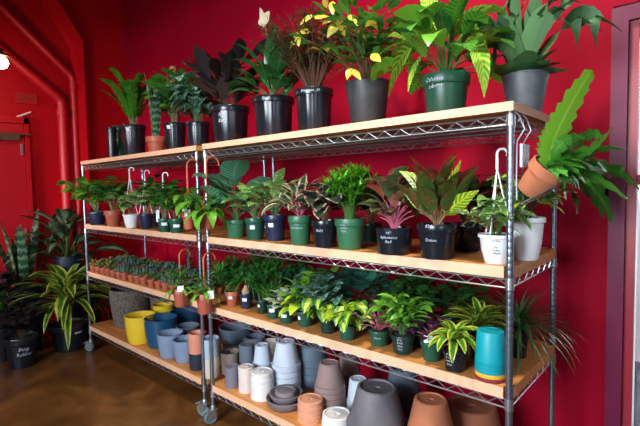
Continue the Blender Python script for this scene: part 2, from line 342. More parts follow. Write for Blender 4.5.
def writing(parent, pos, kind, R, h, lines, off=-.3, z=.7, size=.016, m=None):
    """handwriting wrapped round the pot"""
    a0 = camang(pos)+off; g = G()
    for li, txt in enumerate(lines):
        c = bpy.data.curves.new('t', 'FONT'); c.body = txt; c.size = size; c.shear = .3; c.offset = 0; c.resolution_u = 1; c.align_x = 'CENTER'
        o = bpy.data.objects.new('t', c); COL.objects.link(o); dg = bpy.context.evaluated_depsgraph_get(); me = bpy.data.meshes.new_from_object(o.evaluated_get(dg))
        zb = h*z-li*size*1.05; b = len(g.v)
        for v in me.vertices:
            zz = zb+v.co.y; rr = rad_at(kind, R, h, max(0, min(h, zz)))+.0025; a = a0+v.co.x/R
            g.v.append(Vector((math.cos(a)*rr, math.sin(a)*rr, zz)))
        for p in me.polygons: g.face([b+i for i in p.vertices], flat=True)
        bpy.data.objects.remove(o); bpy.data.curves.remove(c); bpy.data.meshes.remove(me)
    g.build('handwriting', m or INK, parent)
def plant_tag(parent, p, w, h, yaw, m=None):
    g = G(); M = Matrix.Translation(Vector(p)) @ Matrix.Rotation(yaw+PI/2, 4, 'Z') @ Matrix.Rotation(-.15, 4, 'X'); g.box((-w/2, -.0008, 0), (w/2, .0008, h), M); g.build('plant_tag', m or STICK, parent)

def solve_spot(px, w, yt, yb, z, y=None, taper=.75):
    """world centre, rim radius and height of a round thing seen at px, w wide, from row yt to yb, standing at height z"""
    dh = ray(px, 213); hd = Vector((dh.x, dh.y, 0)).normalized()
    def at(t, zz): return Vector((CAM.x+hd.x*t, CAM.y+hd.y*t, zz))
    if y is not None: t = (y-CAM.y)/hd.y
    else:
        lo, hi = .5, 7.0
        for _ in range(50):
            t = (lo+hi)/2; R = w/2*depth(at(t, z))/FPX; yy = prj(at(t-R*taper, z))[1]
            if (yy > yb) == (z < CAM.z-.0): lo = t
            else: hi = t
    R = w/2*depth(at(t, z+.05))/FPX
    lo, hi = z, z+1.2
    for _ in range(40):
        zz = (lo+hi)/2; tops = min(prj(at(t-R, zz))[1], prj(at(t+R, zz))[1])
        if tops > yt: lo = zz
        else: hi = zz
    return at(t, z), R, max(.02, zz-z)

def limiter(pos, zmin=None, zmax=None, yfront=-.02, inner=None):
    def f(p):
        x, y, z = p.x+pos.x, p.y+pos.y, p.z+pos.z
        if zmax is not None and z > zmax and -.04 < y < DEP+.04 : z = zmax-(z-zmax)*.1
        if zmin is not None and z < zmin and y > yfront-.015: z = zmin+.002+abs(z-zmin)*.05
        if y > WY-.02: y = WY-.02-(y-WY)*.05
        if x < WX+.03: x = WX+.03
        return Vector((x-pos.x, y-pos.y, z-pos.z))
    return f
LOG = []
def potted(spec):
    """one potted plant: empty at its base > pot, soil, stems, foliage, labels"""
    s = spec; lv = s['lv']; z = ZT[lv] if lv >= 0 else 0.0
    pos, R, h = solve_spot(s['px'], s['w'], s['yt'], s['yb'], z, s.get('y'))
    if lv == 3: h = min(h, .42)
    t = empty(s.get('n', 'potted_plant'), pos, s['label'], s.get('cat', 'plant'), s.get('group'))
    kind = s.get('k', 'nursery'); zs = make_pot(t, kind, R, h, PM[s['pm']], ribs=s.get('ribs', False))
    u = depth(pos)/FPX; rng = random.Random(s['px']*7+s['w']); LOG.append((s['label'][:40], tuple(round(c, 2) for c in pos), round(R, 3), round(h, 3)))
    zmax = SZ[lv+1]-.05 if 0 <= lv < 3 else None
    lim0 = limiter(pos, z+.003 if lv >= 0 else .003, zmax)
    for i, (fn, lm, sm, kw) in enumerate(s['plants']):
        g = G(); gs = G(); kw = dict(kw)
        for q in ('H', 'S', 'L', 'Wd', 'base', 'stem', 'r0'):
            if q in kw: kw[q] *= u
        if 'lean' in kw: kw['lean'] = tuple(c*u for c in kw['lean'])
        dz = kw.pop('dz', 0)*u
        fn(g, gs, u, rng, **kw)
        lim = lambda p: lim0(Vector((p.x, p.y, p.z+zs+dz)))
        nm = ['leaves', 'variegated_leaves', 'flower', 'shoots'][min(i, 3)] if not s.get('pn') else s['pn'][i]
        if g.f: g.build(nm, LM[lm], t, lim)
        if gs.f: gs.build('stems', LM[sm], t, lim)
    if 'st' in s: sticker(t, pos, kind, R, h, **s['st'])
    if 'wr' in s:
        a = dict(s['wr']); a['size'] = a.get('size', 4)*u; writing(t, pos, kind, R, h, **a)
    if 'hook' in s: hook(t, pos, R, h, s['hook'], u)
    for (dx, dz, w_, h_) in s.get('tags', []):
        a = camang(pos); plant_tag(t, (math.cos(a)*R*.6-math.sin(a)*dx*u, math.sin(a)*R*.6+math.cos(a)*dx*u, zs+dz*u), w_*u, h_*u, a)
    return t, pos, R, h, zs, u
def hook(parent, pos, R, h, hk, u):
    """plastic pot hanger: three straps from the rim to an apex, then a curled hook"""
    ypx, col, sw = hk; d = math.hypot(pos.x-CAM.x, pos.y-CAM.y); dr = ray(prj(pos)[0], ypx); top = CAM.z+dr.z/math.hypot(dr.x, dr.y)*d-pos.z
    top = min(top, 9); m = {'white': PM['white'], 'orange': mat('hanger_orange', (.50, .10, .03), .45)}[col]
    ap = top-.075; g = G()
    for k in range(3):
        a = k*2*PI/3+.5; g.tube([(math.cos(a)*R*.97, math.sin(a)*R*.97, h*.95), (math.cos(a)*R*.3, math.sin(a)*R*.3, h+(ap-h)*.6), (0, 0, ap)], sw*.55, sw*.5, 5)
    pts = [(0, 0, ap-.004), (0, 0, ap+.03)]
    # the curl turns in the plane facing the aisle
    ex, ey = RGT.x, RGT.y; l = math.hypot(ex, ey); ex /= l; ey /= l; rr = .019
    for k in range(9):
        a = PI*1.0-k*PI*1.15/8; pts.append((ex*(rr+rr*math.cos(a)), ey*(rr+rr*math.cos(a)), ap+.045+rr*math.sin(a)+.008))
    g.tube(pts, sw, sw*.8, 6); g.build('hanger', m, parent)

# ---------------------------------------------------------------- the room
RED = mat('wall_red_paint', (.33, .0006, .018), .65, noise=.10, nscale=2.5, bump=.04, spec=.10)
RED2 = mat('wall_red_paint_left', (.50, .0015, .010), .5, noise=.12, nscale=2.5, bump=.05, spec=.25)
def wood_floor():
    m = bpy.data.materials.new('stained_concrete'); m.use_nodes = True; nt = m.node_tree; b = nt.nodes['Principled BSDF']
    tc = nt.nodes.new('ShaderNodeTexCoord'); n = nt.nodes.new('ShaderNodeTexNoise'); n.inputs['Scale'].default_value = 1.6; n.inputs['Detail'].default_value = 9; n.inputs['Roughness'].default_value = .68; n.inputs['Distortion'].default_value = 1.2
    r = nt.nodes.new('ShaderNodeValToRGB'); e = r.color_ramp.elements; e[0].position = .3; e[0].color = (.05, .018, .005, 1); e[1].position = .72; e[1].color = (.30, .125, .035, 1)
    e2 = e.new(.5); e2.color = (.14, .055, .014, 1)
    nt.links.new(tc.outputs['Object'], n.inputs['Vector']); nt.links.new(n.outputs['Fac'], r.inputs['Fac']); nt.links.new(r.outputs['Color'], b.inputs['Base Color'])
    r2 = nt.nodes.new('ShaderNodeMapRange'); r2.inputs[3].default_value = .18; r2.inputs[4].default_value = .5; nt.links.new(n.outputs['Fac'], r2.inputs[0]); nt.links.new(r2.outputs[0], b.inputs['Roughness'])
    return m
CEIL = 4.3
g = G(); g.box((WX-.2, -5.2, -.1), (3.2, WY+.2, 0)); struct(g, 'floor', wood_floor())
g = G(); g.box((WX-.2, -5.2, CEIL), (3.2, WY+.2, CEIL+.1)); struct(g, 'ceiling', mat('ceiling_dark_paint', (.04, .004, .006), .8))
g = G(); g.box((WX-.2, WY, 0), (.172, WY+.16, CEIL)); g.box((.172, WY, 2.32), (3.2, WY+.16, CEIL)); g.box((1.5, WY, 0), (3.2, WY+.16, 2.32)); struct(g, 'wall_back', RED)
g = G(); g.box((WX-.2, -5.2, 0), (WX, WY, CEIL)); struct(g, 'wall_left', RED2)
# window beside the shelves: painted frame, inner stile, glass, daylight beyond
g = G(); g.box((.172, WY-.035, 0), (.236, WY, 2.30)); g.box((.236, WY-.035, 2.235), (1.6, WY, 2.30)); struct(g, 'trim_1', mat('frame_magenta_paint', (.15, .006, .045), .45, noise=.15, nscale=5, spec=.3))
g = G(); g.box((.174, WY+.001, 0), (.273, WY+.06, 2.235)); g.box((.273, WY+.02, 2.17), (1.5, WY+.06, 2.235)); g.box((.273, WY+.02, 0), (1.5, WY+.06, .12)); g.box((.273, WY+.02, 1.50), (1.5, WY+.05, 1.545)); fr = struct(g, 'window_1', mat('sash_dark_red', (.30, .004, .02), .4))
g = G(); g.box((.273, WY+.035, .12), (1.5, WY+.041, 2.17)); gm = mat('window_glass', (1, 1, 1), .02); gm.node_tree.nodes['Principled BSDF'].inputs['Transmission Weight'].default_value = 1.0; g.build('glass_pane', gm, fr)
g = G(); g.box((.2735, WY+.012, .35), (.281, WY+.0195, 1.43)); g.build('gap_light_strip', PM['white'], fr)  # thin white strip stands in for daylight showing through the gap
g = G(); g.box((-.6, 3.2, -.1), (5.5, 3.35, 4)); struct(g, 'wall_outside', mat('pale_render', (.75, .77, .8), .8, noise=.15, nscale=3))
# left wall: a boxed pilaster, door, pipes
g = G(); y0 = atx(88, 150, WX+.12).y; y1 = atx(79, 150, WX+.12).y; zb_ = atx(84, 45, WX+.12).z
pa = [(y0, 0), (y1, 0), (y1, zb_-.04), (y1-.75, CEIL), (y0-.75+.02, CEIL), (y0, zb_+.04)]
Mp = Matrix(((0, 0, 1, WX), (1, 0, 0, 0), (0, 1, 0, 0), (0, 0, 0, 1)))
g.prism([(q[0], q[1]) for q in pa][::-1], 0, .12, Mp); struct(g, 'trim_2', mat('pilaster_red', (.70, .006, .015), .4, spec=.3))
PIPE = mat('pipe_red_paint', (.50, .003, .011), .48, noise=.1, nscale=4)
def pipe(px, ybend, pxe, ye, r, off, label):
    a = atx(px, ybend, WX+off); e = atx(pxe, ye, WX+off); d = (e-a).normalized(); e2 = a+d*(CEIL-.03-a.z)/d.z
    g = G(); g.tube([Vector((WX+off, a.y, 0.02)), a-Vector((0, 0, r*1.6)), a-Vector((0, 0, r*.5))+d*r*.1, a+d*r*.6, a+d*r*1.8, e2], r, n=16)
    o = g.build('pipe', PIPE); tag(o, label, 'pipe')
    g = G(); g.tube([a-Vector((0, 0, r*3.2)), a-Vector((0, 0, r*1.7))], r*1.22, n=16); g.build('collar', PIPE, o)
pipe(62, 101, 0, 50, .050, .09, 'red painted wall pipe nearest the door, with a collar at its bend')
pipe(73, 78, 14, 20, .038, .09, 'thinner red painted pipe between the door-side pipe and the pilaster')
# door in left wall
yd = atx(23, 140, WX).y
g = G(); g.box((WX, yd-.95, 0), (WX+.03, yd, 2.20)); dr_ = struct(g, 'door_1', mat('door_red', (.46, .004, .015), .4))
g = G(); g.box((WX+.0, yd+.005, 0), (WX+.045, yd+.045, 2.27)); g.box((WX, yd-.99, 2.205), (WX+.045, yd+.045, 2.27)); struct(g, 'trim_3', mat('door_frame_red', (.5, .004, .015), .35))
g = G()
for zz in (1.95, 1.1, .25): g.box((WX+.03, yd-.035, zz-.055), (WX+.042, yd-.015, zz+.055))
g.build('hinge', mat('hinge_steel', (.5, .48, .5), .35, .8), dr_)
p = atx(4, 137, WX+.05)
g = G(); g.box((WX+.031, p.y-.16, p.z-.03), (WX+.085, p.y+.12, p.z+.03)); g.box((WX+.05, p.y-.1, p.z+.03), (WX+.07, p.y+.22, p.z+.045)); g.build('door_closer', mat('closer_bronze', (.16, .10, .07), .35, .5), dr_)
# exit sign, ceiling duct, glowing lamp
p = atx(26, 98, WX); o = empty('exit_sign', (WX+.001, p.y, p.z-.06), 'small dim red exit sign mounted on the red wall above the door', 'sign')
g = G(); g.box((0, -.095, 0), (.02, .095, .11)); g.build('housing', mat('sign_red', (.42, .003, .010), .6), o)
c = bpy.data.curves.new('t', 'FONT'); c.body = 'EXIT'; c.size = .085; c.align_x = 'CENTER'; c.extrude = .001; to = bpy.data.objects.new('t', c); COL.objects.link(to)
me = bpy.data.meshes.new_from_object(to.evaluated_get(bpy.context.evaluated_depsgraph_get())); bpy.data.objects.remove(to); bpy.data.curves.remove(c)
g = G()
for v in me.vertices: g.v.append(Vector((.0225+v.co.z, v.co.x, .025+v.co.y)))
for pl in me.polygons: g.face(list(pl.vertices), flat=True)
g.build('lettering', mat('sign_letter_grey', (.20, .03, .035), .5), o)
p = atx(24, 115, WX); g = G(); g.tube([(WX+.012, p.y-.07, p.z-.03), (WX+.012, p.y+.06, p.z+.035)], .009, n=8); tag(g.build('metal_latch', PM['white']), 'short slanted white metal rod on the wall above the door', 'latch')
lp = atx(1, 63, WX+.75); LAMP = lp
o = empty('wall_lamp', lp, 'glowing bulb lamp with a small cap at the upper left edge of the room', 'lamp')
g = G(); g.lathe([(.005, -.05), (.04, -.035), (.055, 0), (.045, .035), (.02, .05)], 20); em = mat('lamp_glow', (1, .8, .6), .5); em.node_tree.nodes['Principled BSDF'].inputs['Emission Color'].default_value = (1, .72, .45, 1); em.node_tree.nodes['Principled BSDF'].inputs['Emission Strength'].default_value = 14; g.build('bulb', em, o)
g = G(); g.lathe([(.022, .05), (.07, .055), (.06, .07), (.02, .085), (.018, .12)], 16); g.tube([(0, 0, .11), (-.2, 0, .16), (WX-lp.x+.001, 0, .16)], .012, n=8); g.build('lamp_cap', mat('lamp_cap_dark', (.06, .01, .01), .5), o)
pl = bpy.data.lights.new('lamp_light', 'POINT'); pl.energy = 9; pl.color = (1, .55, .35); pl.shadow_soft_size = .06; lo = bpy.data.objects.new('lamp_light', pl); COL.objects.link(lo); lo.location = lp-Vector((0, 0, .10))
a = atz(10, 12, 3.1); g = G(); g.tube([(WX+.02, -1.25, 3.12), (-1.2, -.75, 3.12)], .11, n=20); tag(g.build('ceiling_duct', mat('duct_red', (.35, .004, .010), .4)), 'big round red duct running just below the dark ceiling', 'duct')

# ---------------------------------------------------------------- shelving
CHR = mat('chrome_wire', (.46, .48, .52), .30, .88); CHR2 = mat('zinc_post', (.27, .31, .38), .30, .9)
RUB = mat('caster_rubber', (.13, .19, .20), .5); BRK = mat('caster_steel', (.42, .45, .46), .35, .8)
def wire_shelf(x0, x1, y0, y1, z, parent):
    g = G(); r = .0033
    def truss(a, b):
        a, b = Vector(a), Vector(b); L = (b-a).length; n = max(4, int(round(L/.040)))
        g.tube([a, b], r, n=5); g.tube([a-Vector((0, 0, .031)), b-Vector((0, 0, .031))], r, n=5)
        pts = [a.lerp(b, (i+.0)/n)+Vector((0, 0, -.002 if i % 2 else -.029)) for i in range(n+1)]
        g.tube(pts, .0026, n=4)
    truss((x0, y0, z-.006), (x1, y0, z-.006)); truss((x0, y1, z-.006), (x1, y1, z-.006)); truss((x0, y0, z-.006), (x0, y1, z-.006)); truss((x1, y0, z-.006), (x1, y1, z-.006))
    n = int((x1-x0)/.028)
    for i in range(1, n):
        x = x0+(x1-x0)*i/n; g.tube([(x, y0, z-.0025), (x, y1, z-.0025)], .0013, n=4, cap=False)
    for k in (1, 2, 3):
        y = y0+(y1-y0)*k/4; g.tube([(x0, y, z-.008), (x1, y, z-.008)], .0028, n=4)
        g.tube([(x0, y, z-.030), (x1, y, z-.030)], .0024, n=4)
    for x in (x0, x1):
        for y in (y0, y1): g.tube([(x, y, z-.042), (x, y, z-.001)], .0165, .0150, n=12)
    return g.build('wire_shelf', CHR, parent)
def unit(x0, x1, y0, label):
    t = empty('shelving_unit', ((x0+x1)/2, y0+DEP/2, 0), label, 'shelves', 'rolling wire shelving units')
    off = Vector((-(x0+x1)/2, -(y0+DEP/2), 0))
    for x in (x0, x1):
        for y in (y0, y0+DEP):
            g = G(); prof = [(.0128, .1144)]; z = .135
            while z < 1.755: prof += [(.0128, z), (.01255, z+.0015), (.0128, z+.003)]; z += .0254
            prof += [(.0128, 1.762), (.010, 1.766)]
            g.lathe(prof, 12, M=Matrix.Translation((x, y, 0)))
            g.build('post', CHR2, t, loc=off)
            rot = {(x0, y0): .5, (x1, y0): -.4}.get((x, y), 1.2)
            if x0 < -3 and x == x1 and y == y0: rot = .25
            if x0 > -3 and x == x0 and y == y0: rot = 1.35
            M = Matrix.Translation((x, y, 0)) @ Matrix.Rotation(rot, 4, 'Z')
            g = G(); g.lathe([(.019, .092), (.02, .096), (.0165, .116), (.015, .118)], 14, M=M); g.box((-.022, -.020, .086), (.026, .020, .092), M)
            g.box((-.040, -.020, .040), (.012, -.0165, .090), M); g.box((-.040, .0165, .040), (.012, .020, .090), M)
            ca = g.build('caster', BRK, t, loc=off)
            g = G(); Mw = M @ Matrix.Translation((-.018, 0, .045)) @ Matrix.Rotation(PI/2, 4, 'X'); g.lathe([(.030, -.013), (.041, -.013), (.045, -.009), (.045, .009), (.041, .013), (.030, .013), (.028, .009), (.010, .009), (.008, .016)], 28, M=Mw); g.build('wheel', RUB, ca)
            g = G(); Mb = M @ Matrix.Translation((-.052, 0, .086)) @ Matrix.Rotation(-.5, 4, 'Y'); g.box((-.022, -.014, -.003), (.024, .014, .004), Mb); g.build('brake_pedal', RUB, ca)
    for z in SZ: wire_shelf(x0, x1, y0, y0+DEP, z, t).location = off
    return t
unit(-LA, 0, 0, 'nearer chrome wire shelving unit on casters, standing at the right')
unit(XBL, XB, .0108, 'farther chrome wire shelving unit on casters, standing at the left by the corner')

def wood():
    m = bpy.data.materials.new('butcher_block'); m.use_nodes = True; nt = m.node_tree; b = nt.nodes['Principled BSDF']; b.inputs['Roughness'].default_value = .5
    tc = nt.nodes.new('ShaderNodeTexCoord'); mp = nt.nodes.new('ShaderNodeMapping'); mp.inputs['Scale'].default_value = (1.2, 22, 22); nt.links.new(tc.outputs['Object'], mp.inputs[0])
    n = nt.nodes.new('ShaderNodeTexNoise'); n.inputs['Scale'].default_value = 2.0; n.inputs['Detail'].default_value = 6; nt.links.new(mp.outputs[0], n.inputs['Vector'])
    n2 = nt.nodes.new('ShaderNodeTexNoise'); n2.inputs['Scale'].default_value = 4; n2.inputs['Detail'].default_value = 4; nt.links.new(tc.outputs['Object'], n2.inputs['Vector'])
    bk = nt.nodes.new('ShaderNodeTexBrick'); bk.inputs['Scale'].default_value = 1; bk.inputs['Brick Width'].default_value = .42; bk.inputs['Row Height'].default_value = .048; bk.inputs['Mortar Size'].default_value = .0006
    bk.inputs['Color1'].default_value = (.72, .31, .085, 1); bk.inputs['Color2'].default_value = (.58, .22, .055, 1); bk.inputs['Mortar'].default_value = (.28, .13, .05, 1); nt.links.new(tc.outputs['Object'], bk.inputs['Vector'])
    mx = nt.nodes.new('ShaderNodeMix'); mx.data_type = 'RGBA'; mx.blend_type = 'MULTIPLY'; mx.inputs[0].default_value = .55; r = nt.nodes.new('ShaderNodeValToRGB'); r.color_ramp.elements[0].position = .3; r.color_ramp.elements[0].color = (.55, .42, .32, 1); r.color_ramp.elements[1].position = .7; r.color_ramp.elements[1].color = (1, 1, 1, 1)
    nt.links.new(n.outputs['Fac'], r.inputs['Fac']); nt.links.new(bk.outputs['Color'], mx.inputs[6]); nt.links.new(r.outputs['Color'], mx.inputs[7])
    mx2 = nt.nodes.new('ShaderNodeMix'); mx2.data_type = 'RGBA'; mx2.blend_type = 'MULTIPLY'; mx2.inputs[0].default_value = .35; nt.links.new(mx.outputs[2], mx2.inputs[6]); r3 = nt.nodes.new('ShaderNodeValToRGB'); r3.color_ramp.elements[0].position = .35; r3.color_ramp.elements[0].color = (.6, .5, .4, 1); r3.color_ramp.elements[1].position = .6; nt.links.new(n2.outputs['Fac'], r3.inputs['Fac']); nt.links.new(r3.outputs['Color'], mx2.inputs[7])
    nt.links.new(mx2.outputs[2], b.inputs['Base Color']); return m
WOOD = wood(); EDGE = mat('board_edge_pale', (.80, .46, .29), .55, noise=.12, nscale=6)
lvn = ['bottom', 'second from the bottom', 'third from the bottom', 'top']
for (x0, x1, y0, un) in ((-LA, 0, 0, 'nearer'), (XBL, XB, .0108, 'farther')):
    for k in range(4):
        c = .017; a, b_, y_, y2 = x0-.013, x1+.013, y0-.013, y0+DEP+.013; q = .030 if k < 3 else 0
        if k == 3: a += 0; pts = [(a, y_), (b_, y_), (b_, y2), (a, y2)]
        else: pts = [(a+q, y_), (b_-q, y_), (b_-q, y_+q), (b_, y_+q), (b_, y2-q), (b_-q, y2-q), (b_-q, y2), (a+q, y2), (a+q, y2-q), (a, y2-q), (a, y_+q), (a+q, y_+q)]
        cx = (a+b_)/2; g = G(); z0 = SZ[k] if k < 3 else SZ[k]+.0105
        g.prism([(p[0]-cx, p[1]) for p in pts], z0, ZT[k]+(0 if k < 3 else .001))
        o = g.build('wooden_board', WOOD, loc=(cx, 0, 0)); o.data.materials.append(EDGE)
        for pl_ in o.data.polygons:
            if abs(pl_.normal.y) > .9 and pl_.center.y < 0.05: pl_.material_index = 1
        tag(o, f'{lvn[k]} wooden board of the {un} shelving unit', 'board', 'wooden boards on the wire shelves')

